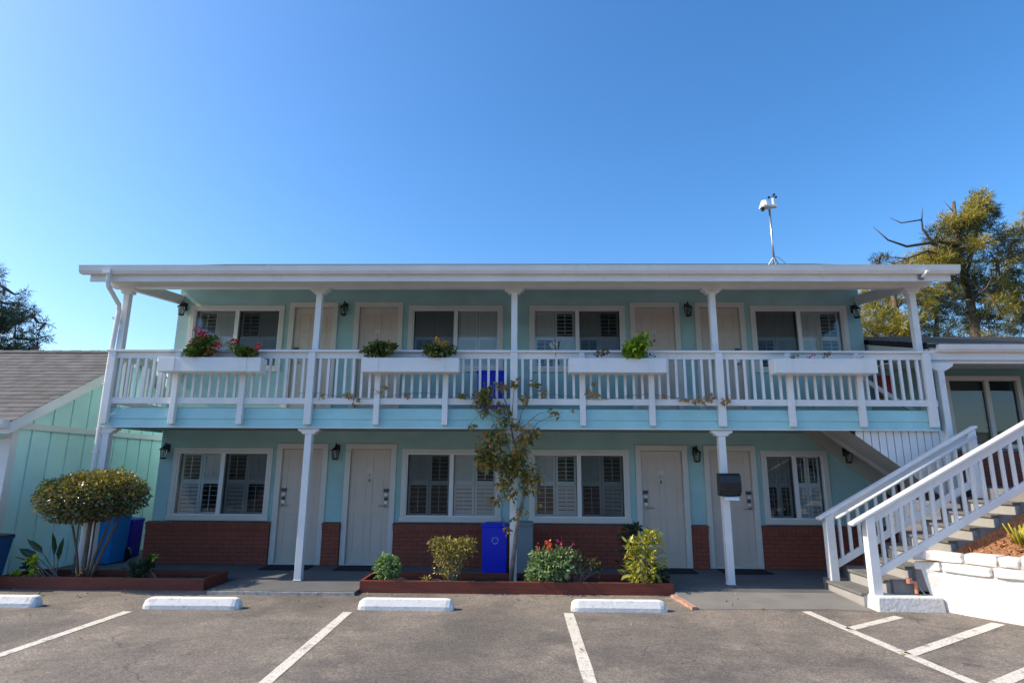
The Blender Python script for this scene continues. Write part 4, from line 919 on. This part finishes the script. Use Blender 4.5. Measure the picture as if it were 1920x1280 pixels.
clump('twiggy_shrub', 'olive yellow twiggy shrub left of the blue bin', 'plant', [blob(848, 1028, 42, 18, 1300, .034, .55), blob(822, 1016, 20, 9, 300, .034, .55), blob(872, 1016, 20, 10, 300, .034, .55), blob(845, 1056, 32, 22, 600, .032, .5), blob(845, 1079, 18, 10, 120, .03, .5), blob(798, 1084, 12, 3, 60, .03, .6)], (-1.02, -.45, .05), [G_OLIVE], stems=26, r0=.006)
G_SNAP = leafmat('snapdragon_leaf', [(.10, .19, .07), (.17, .28, .11), (.30, .40, .20)], .5)
flw = []
for px, py, mi, rr, n_ in ((1009, 1028, 4, 5, 40), (1030, 1024, 1, 7, 110), (1023, 1018, 4, 4, 24), (1050, 1015, 2, 6, 40), (1052, 1040, 4, 5, 60), (1048, 1052, 2, 5, 30), (1075, 1018, 2, 3, 14), (1066, 1030, 2, 4, 16), (1072, 1068, 1, 4, 14), (996, 1062, 3, 5, 14)): flw.append(blob(px, py, rr*.7, rr*1.8, int(n_*.6), .022, .9, .2, mi))
clump('snapdragon', 'bushy snapdragon with red orange and magenta flower spikes', 'plant', [blob(1032, 1062, 40, 26, 1300, .05, .5), blob(1012, 1048, 18, 20, 300, .05, .45), blob(1055, 1046, 18, 22, 300, .05, .45), blob(1000, 1078, 16, 10, 180, .05, .5), blob(1074, 1050, 14, 22, 140, .045, .45)]+flw, (.4, -.45, .05), [G_SNAP, leafmat('flame_petal', [(.75, .12, .03), (.8, .22, .04), (.7, .05, .04)], .6, .15), PETM, PETB, PETR], stems=20)
G_WEED = leafmat('sparse_weed_leaf', [(.05, .08, .02), (.09, .11, .03), (.12, .09, .03)], .5)
clump('straggly_plant', 'thin straggly plant right of the snapdragon', 'plant', [blob(1095, 1062, 14, 16, 70, .04, .5), blob(1112, 1055, 12, 10, 50, .04, .5), blob(1122, 1070, 10, 14, 50, .04, .5), blob(1085, 1040, 8, 12, 30, .04, .5)], (.78, -.45, .05), [G_WEED], stems=12, r0=.004)
G_PIT = leafmat('golden_leaf', [(.20, .25, .03), (.40, .40, .05), (.55, .48, .09), (.10, .16, .03)], .35)
clump('golden_shrub', 'tall golden green shrub at the long bed right end', 'plant', [blob(1205, 1075, 36, 16, 260, .085, .33), blob(1206, 1048, 34, 18, 280, .085, .33), blob(1212, 1022, 24, 18, 180, .085, .33), blob(1222, 1003, 14, 8, 70, .08, .33), blob(1188, 1026, 14, 14, 80, .08, .33), blob(1235, 1078, 16, 14, 120, .08, .33, mi=1)], (1.75, -.45, .05), [G_PIT, G_DARK], stems=12, r0=.008)
clump('dark_bush', 'dark green bush standing behind the golden shrub', 'plant', [blob(1178, 1010, 18, 26, 300, .05, .5, Y=.0), blob(1192, 990, 10, 10, 80, .05, .5, Y=.0), blob(1180, 1060, 18, 25, 150, .05, .5, Y=.0)], (1.5, .0, .05), [G_DARK], stems=6)

# leaf litter along the beds and the kerb
LP = []
for _ in range(150):
    x = rng.uniform(-7.5, 4.4); y = -.64-abs(rng.normal())*.35 if rng.random() < .7 else rng.uniform(-3.6, -.7)
    LP.append((x, y, ZL+.012))
for _ in range(26): LP.append((rng.uniform(-4.3, 4.2), rng.uniform(-.5, 1.0), .012))
lit = foliage('fallen_leaves', [(leaves(np.array(LP), .04, .5, 3.0), 0)], leafmat('dry_leaf', [(.30, .20, .06), (.20, .11, .05), (.42, .30, .08), (.12, .08, .05)], .7, .05), None, (0, -1, ZL)); lit['kind'] = 'stuff'
# climbing vine on the centre post
t = thing('climbing_vine', 'autumn tinted climbing vine wound round the centre porch post', 'vine', (-.15, -.3, .05))
V_G = leafmat('vine_leaf', [(.07, .095, .02), (.14, .16, .03), (.22, .22, .04), (.20, .15, .04)], .45)
V_O = leafmat('vine_autumn_leaf', [(.34, .16, .04), (.46, .25, .05), (.26, .13, .04), (.44, .36, .08)], .5)
m = MB(); Yv = -.17
trunk = [(958, 1088), (962, 1050), (968, 1000), (978, 950), (984, 920), (972, 880), (966, 840), (958, 800), (950, 760), (935, 720)]
pts = [at(x, y, 'Y', Yv+.05*math.sin(i*1.2)) for i, (x, y) in enumerate(trunk)]; m.tube(pts, [.034, .032, .03, .028, .024, .02, .016, .013, .010, .006], 8)
m.tube([at(975, 960, 'Y', -.2), at(990, 900, 'Y', -.22), at(975, 860, 'Y', -.2), at(985, 820, 'Y', -.2), at(1010, 790, 'Y', -.2), at(1056, 772, 'Y', -.2)], [.015, .012, .010, .009, .006, .003], 6)
for path in (((950, 790), (905, 770), (875, 800)), ((955, 780), (910, 762), (880, 742), (862, 738)), ((970, 810), (1010, 775), (1030, 770)), ((960, 850), (930, 800), (905, 745)), ((972, 800), (985, 740), (1000, 715)), ((960, 780), (963, 740), (966, 715)), ((985, 930), (1005, 900)), ((960, 830), (990, 800), (1000, 780))):
    q = [at(x, y, 'Y', -.2-.03*i) for i, (x, y) in enumerate(path)]; m.tube(q, [.008]+[.005]*(len(q)-2)+[.002], 5)
q = [at(x, 742+6*math.sin(x*.03), 'Y', -.15) for x in range(560, 940, 20)]; m.tube(q, .003, 4)
q = [at(x, 744+5*math.sin(x*.035), 'Y', -.15) for x in range(990, 1380, 20)]; m.tube(q, .003, 4)
build('trunk', m, BARKG, t, smooth=True)
bl = [(910, 735, 22, 16, 70), (903, 752, 16, 14, 45), (905, 770, 12, 12, 24), (940, 722, 8, 8, 14), (965, 718, 8, 7, 16), (935, 765, 22, 10, 30), (945, 790, 20, 12, 34), (930, 820, 30, 18, 100), (912, 845, 22, 22, 90), (930, 862, 26, 20, 100), (958, 862, 24, 20, 90), (985, 825, 18, 10, 44), (1002, 812, 14, 9, 34), (970, 800, 12, 10, 16), (975, 848, 20, 16, 60), (985, 880, 24, 16, 80), (1000, 896, 20, 12, 56), (950, 885, 20, 16, 60), (945, 910, 16, 12, 36), (990, 918, 22, 8, 30), (932, 938, 8, 10, 16), (885, 800, 8, 8, 10), (1040, 772, 10, 6, 10), (870, 740, 8, 6, 10), (985, 745, 10, 14, 14), (1000, 720, 6, 8, 10), (975, 960, 14, 14, 14), (950, 990, 8, 12, 8), (1010, 945, 8, 5, 5), (905, 868, 16, 12, 40), (958, 925, 12, 14, 20)]
arrs = []
for x, y, rx, rz_, n_ in bl:
    n_ = int(n_*2.2); b = blob(x, y, rx, rz_, n_, .075, .55, .2, Y=-.26, ry=14); P, d = ell_points(n_, b[:3], b[3:6], .2); o_ = rng.random(n_) < .30
    for k_, sel in ((0, ~o_), (1, o_)):
        if sel.any(): arrs.append((leaves(P[sel], .066, .5, .3, d[sel], .3, droop=.9), k_))
for x, y, rx, rz_, n_ in ((655, 740, 10, 7, 20), (668, 750, 7, 9, 14), (708, 732, 8, 7, 12), (722, 722, 7, 5, 10), (600, 745, 5, 3, 5), (765, 742, 6, 4, 7), (1019, 735, 5, 10, 14), (1112, 718, 5, 5, 10), (1104, 734, 8, 8, 16), (1118, 740, 6, 5, 9), (1240, 742, 10, 4, 8), (1285, 748, 12, 4, 16), (1305, 751, 8, 6, 18), (1318, 752, 8, 6, 14), (1333, 745, 10, 6, 16), (1360, 752, 10, 7, 22), (1182, 738, 5, 4, 6), (1045, 780, 10, 6, 6), (1075, 770, 4, 8, 4)):
    b = blob(x, y, rx, rz_, n_, .05, Y=-.19, ry=5); P, d = ell_points(n_, b[:3], b[3:6], .2); arrs.append((leaves(P, .055, .6, .3, d, .3, droop=.6), 1))
P, d = ell_points(26, at(990, 798, 'Y', -.3), (.08, .04, .05), .2); arrs.append((leaves(P, .04, .8, .3, d, .3), 2))
foliage('foliage', arrs, [V_G, V_O, leafmat('pale_blossom', [(.6, .42, .28), (.7, .55, .4)], .6)], t)

# ================================================================== CONIFERS BEHIND
N_Y = leafmat('sunlit_tone_needles', [(.10, .12, .015), (.24, .225, .025), (.42, .35, .035), (.30, .19, .035)], .6, .2)  # sunlit side of the crowns put into the needle colour
N_D = leafmat('shaded_tone_needles', [(.018, .034, .016), (.035, .055, .022), (.09, .095, .025)], .6, .1)  # shaded side and interior of the crowns put into the needle colour
def conifer(name, label, base, trunk, limbs, clumps, mats, nsize=.27, dens=1., depth=1.2):
    t = thing(name, label, 'tree', base); m = MB()
    for pts, r0 in trunk: k = len(pts); m.tube(pts, [r0*(1-.7*i/(k-1)) for i in range(k)], 8)
    for pts, r0 in limbs: k = len(pts); m.tube(pts, [r0*(1-.85*i/(k-1)) for i in range(k)], 6)
    # a twig runs from the nearest trunk or limb point to every clump
    J = [p for pts, _ in trunk+limbs for p in pts]
    for c, r_, n_, mi in clumps:
        c = Vector(c); near = min(J, key=lambda p: (Vector(p)-c).length+max(0, Vector(p).z-c.z)*.6); near = Vector(near); mid = (near+c)/2+Vector((0, 0, -.12)); m.tube([near, mid, c], [.06, .035, .012], 5)
    build('trunk', m, BARK, t, smooth=True); arrs = []
    for c, r_, n_, mi in clumps:
        # sprays: short twigs bristling with needles, so the edge stays ragged
        ns = max(12, int(n_*dens/2.4)); C, d = ell_points(ns, c, r_, .2); C = np.repeat(C, 14, 0); dd = np.repeat(d, 14, 0)
        P = C+dd*(rng.random(len(C))*nsize)[:, None]+rng.normal(size=C.shape)*nsize*.16
        arrs.append((leaves(P, nsize*.62, .10, .3, dd, .5, jit=.4), mi))
    foliage('crown', arrs, mats, t); return t
def cl(px, py, r_, n_, mi, Y, jy=1.): p = at(px, py, 'Y', Y+random.uniform(-jy, jy)); k = (CAM_D+Y)/FPX; return ((p.x, p.y, p.z), (r_*k, r_*k*1.1, r_*k*.62), n_, mi)
def path(L, Y): return [tuple(at(x, y, 'Y', Y+dy)) for x, y, dy in L]
Y = 14
main_t = [(path([(1835, 760, 0), (1832, 640, 0), (1822, 580, 0), (1808, 520, .1), (1800, 470, 0), (1792, 420, 0), (1788, 378, 0)], Y), .21), (path([(1808, 520, 0), (1828, 450, .3), (1838, 400, .4), (1840, 370, .4)], Y), .11)]
main_l = [(path([(1798, 480, 0), (1745, 455, -.5), (1700, 462, -.8), (1665, 450, -1), (1637, 425, -1)], Y), .09), (path([(1795, 460, 0), (1745, 450, -.3), (1730, 430, -.4), (1728, 412, -.5), (1690, 418, -.6), (1668, 408, -.6)], Y), .07), (path([(1798, 490, 0), (1740, 470, -.5), (1700, 485, -.8), (1650, 480, -1)], Y), .07), (path([(1728, 415, -.4), (1730, 388, -.4)], Y), .035),
          (path([(1806, 515, 0), (1860, 560, -1), (1880, 590, -1)], Y), .08), (path([(1815, 560, 0), (1780, 540, -1.2), (1770, 520, -1.4)], Y), .06), (path([(1815, 565, 0), (1850, 540, -1), (1862, 515, -1.2)], Y), .06), (path([(1812, 545, 0), (1775, 575, -1.2), (1745, 585, -1.4)], Y), .05), (path([(1800, 470, 0), (1870, 450, .3), (1910, 450, .4)], Y), .07), (path([(1800, 490, 0), (1870, 490, .3), (1915, 478, .4)], Y), .06), (path([(1790, 400, 0), (1768, 375, 0)], Y), .03)]
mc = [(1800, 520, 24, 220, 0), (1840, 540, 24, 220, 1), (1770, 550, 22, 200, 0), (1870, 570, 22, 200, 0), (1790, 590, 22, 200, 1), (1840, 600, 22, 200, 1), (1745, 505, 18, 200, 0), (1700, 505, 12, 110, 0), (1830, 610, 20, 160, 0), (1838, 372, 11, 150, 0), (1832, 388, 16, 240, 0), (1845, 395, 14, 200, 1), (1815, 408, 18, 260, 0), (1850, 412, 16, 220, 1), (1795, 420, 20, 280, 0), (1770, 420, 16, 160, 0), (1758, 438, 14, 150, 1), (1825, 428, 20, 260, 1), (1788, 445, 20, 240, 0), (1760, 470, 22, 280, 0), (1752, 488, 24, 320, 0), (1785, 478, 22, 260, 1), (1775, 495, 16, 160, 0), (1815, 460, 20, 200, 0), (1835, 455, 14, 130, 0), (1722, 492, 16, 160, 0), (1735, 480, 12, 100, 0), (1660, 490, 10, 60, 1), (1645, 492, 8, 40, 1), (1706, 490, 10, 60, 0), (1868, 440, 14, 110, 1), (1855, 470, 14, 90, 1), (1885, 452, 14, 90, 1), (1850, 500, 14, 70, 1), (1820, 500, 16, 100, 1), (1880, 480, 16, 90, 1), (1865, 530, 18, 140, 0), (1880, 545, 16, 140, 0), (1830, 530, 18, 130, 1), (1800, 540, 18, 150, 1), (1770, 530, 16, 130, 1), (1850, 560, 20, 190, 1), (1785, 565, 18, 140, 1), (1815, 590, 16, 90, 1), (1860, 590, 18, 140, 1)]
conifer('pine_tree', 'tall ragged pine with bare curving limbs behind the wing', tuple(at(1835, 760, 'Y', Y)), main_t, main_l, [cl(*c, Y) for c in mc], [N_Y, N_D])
Y = 16
conifer('pine_tree', 'dark pine at the right edge leaning into the frame', tuple(at(1960, 760, 'Y', Y)), [(path([(1960, 760, 0), (1958, 600, 0), (1950, 480, 0), (1945, 400, 0)], Y), .22)], [(path([(1955, 560, 0), (1900, 545, -.5)], Y), .08), (path([(1950, 480, 0), (1900, 470, -.5), (1870, 475, -.6)], Y), .07), (path([(1948, 440, 0), (1915, 425, -.4)], Y), .06)],
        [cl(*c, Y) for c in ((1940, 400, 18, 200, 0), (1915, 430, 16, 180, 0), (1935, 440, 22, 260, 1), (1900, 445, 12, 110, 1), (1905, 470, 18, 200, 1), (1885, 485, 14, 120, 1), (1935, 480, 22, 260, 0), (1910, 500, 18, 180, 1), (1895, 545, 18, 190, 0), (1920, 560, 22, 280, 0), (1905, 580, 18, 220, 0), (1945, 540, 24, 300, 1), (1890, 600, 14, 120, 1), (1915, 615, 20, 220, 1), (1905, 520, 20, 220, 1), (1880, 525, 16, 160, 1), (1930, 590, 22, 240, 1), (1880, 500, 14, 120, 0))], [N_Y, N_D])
Y = 12
conifer('bushy_cypress', 'bushy yellow green cypress behind the motel corner', tuple(at(1690, 760, 'Y', Y)), [(path([(1690, 760, 0), (1690, 650, 0), (1680, 580, 0), (1670, 530, 0)], Y), .2), (path([(1692, 660, 0), (1710, 590, 0), (1715, 530, 0)], Y), .14), (path([(1705, 760, 0), (1755, 640, .3), (1757, 580, .3)], Y), .17)], [],
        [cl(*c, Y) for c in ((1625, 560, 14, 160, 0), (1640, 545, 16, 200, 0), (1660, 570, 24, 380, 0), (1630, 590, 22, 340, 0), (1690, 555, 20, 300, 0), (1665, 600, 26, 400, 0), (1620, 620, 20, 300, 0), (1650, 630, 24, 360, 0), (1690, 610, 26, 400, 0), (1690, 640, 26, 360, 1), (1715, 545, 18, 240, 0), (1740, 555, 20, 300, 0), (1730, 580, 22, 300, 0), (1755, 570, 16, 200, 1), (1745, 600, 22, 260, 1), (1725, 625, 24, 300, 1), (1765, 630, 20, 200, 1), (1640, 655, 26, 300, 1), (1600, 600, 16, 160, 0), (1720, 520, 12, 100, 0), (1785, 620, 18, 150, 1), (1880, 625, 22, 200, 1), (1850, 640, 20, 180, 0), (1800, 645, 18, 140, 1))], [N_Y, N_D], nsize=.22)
Y = 10
lm = [(path([(-36, by+14, 0), ((ex-30)/2, (by+ey)/2+10, -.2), (ex, ey, -.4)], Y), .045) for by, ex, ey in ((655, 70, 650), (650, 92, 628), (640, 85, 606), (620, 60, 590), (605, 62, 578), (600, 48, 552), (590, 36, 566), (560, 8, 540))]
lcl = []
for by, ex, ey in ((655, 70, 650), (650, 92, 628), (640, 85, 606), (620, 60, 590), (605, 62, 578), (600, 48, 552), (596, 30, 572), (585, 8, 556), (545, 0, 505)):
    for q in range(7): f = q/6; lcl.append((-30+(ex+30)*f, by+12+(ey-by-12)*f**1.6+random.uniform(-2, 2), 11-7.5*f, int(120-85*f), 0))
conifer('cypress_tree', 'dark cypress with upswept branches behind the cottage roof', tuple(at(-60, 760, 'Y', Y)), [(path([(-40, 760, 0), (-38, 650, 0), (-34, 580, 0), (-22, 500, 0)], Y), .25)], lm, [cl(*c, Y, .5) for c in lcl], [leafmat('blue_green_needles', [(.02, .055, .04), (.035, .08, .055), (.08, .12, .05)], .6, .1)], nsize=.2, depth=.8)
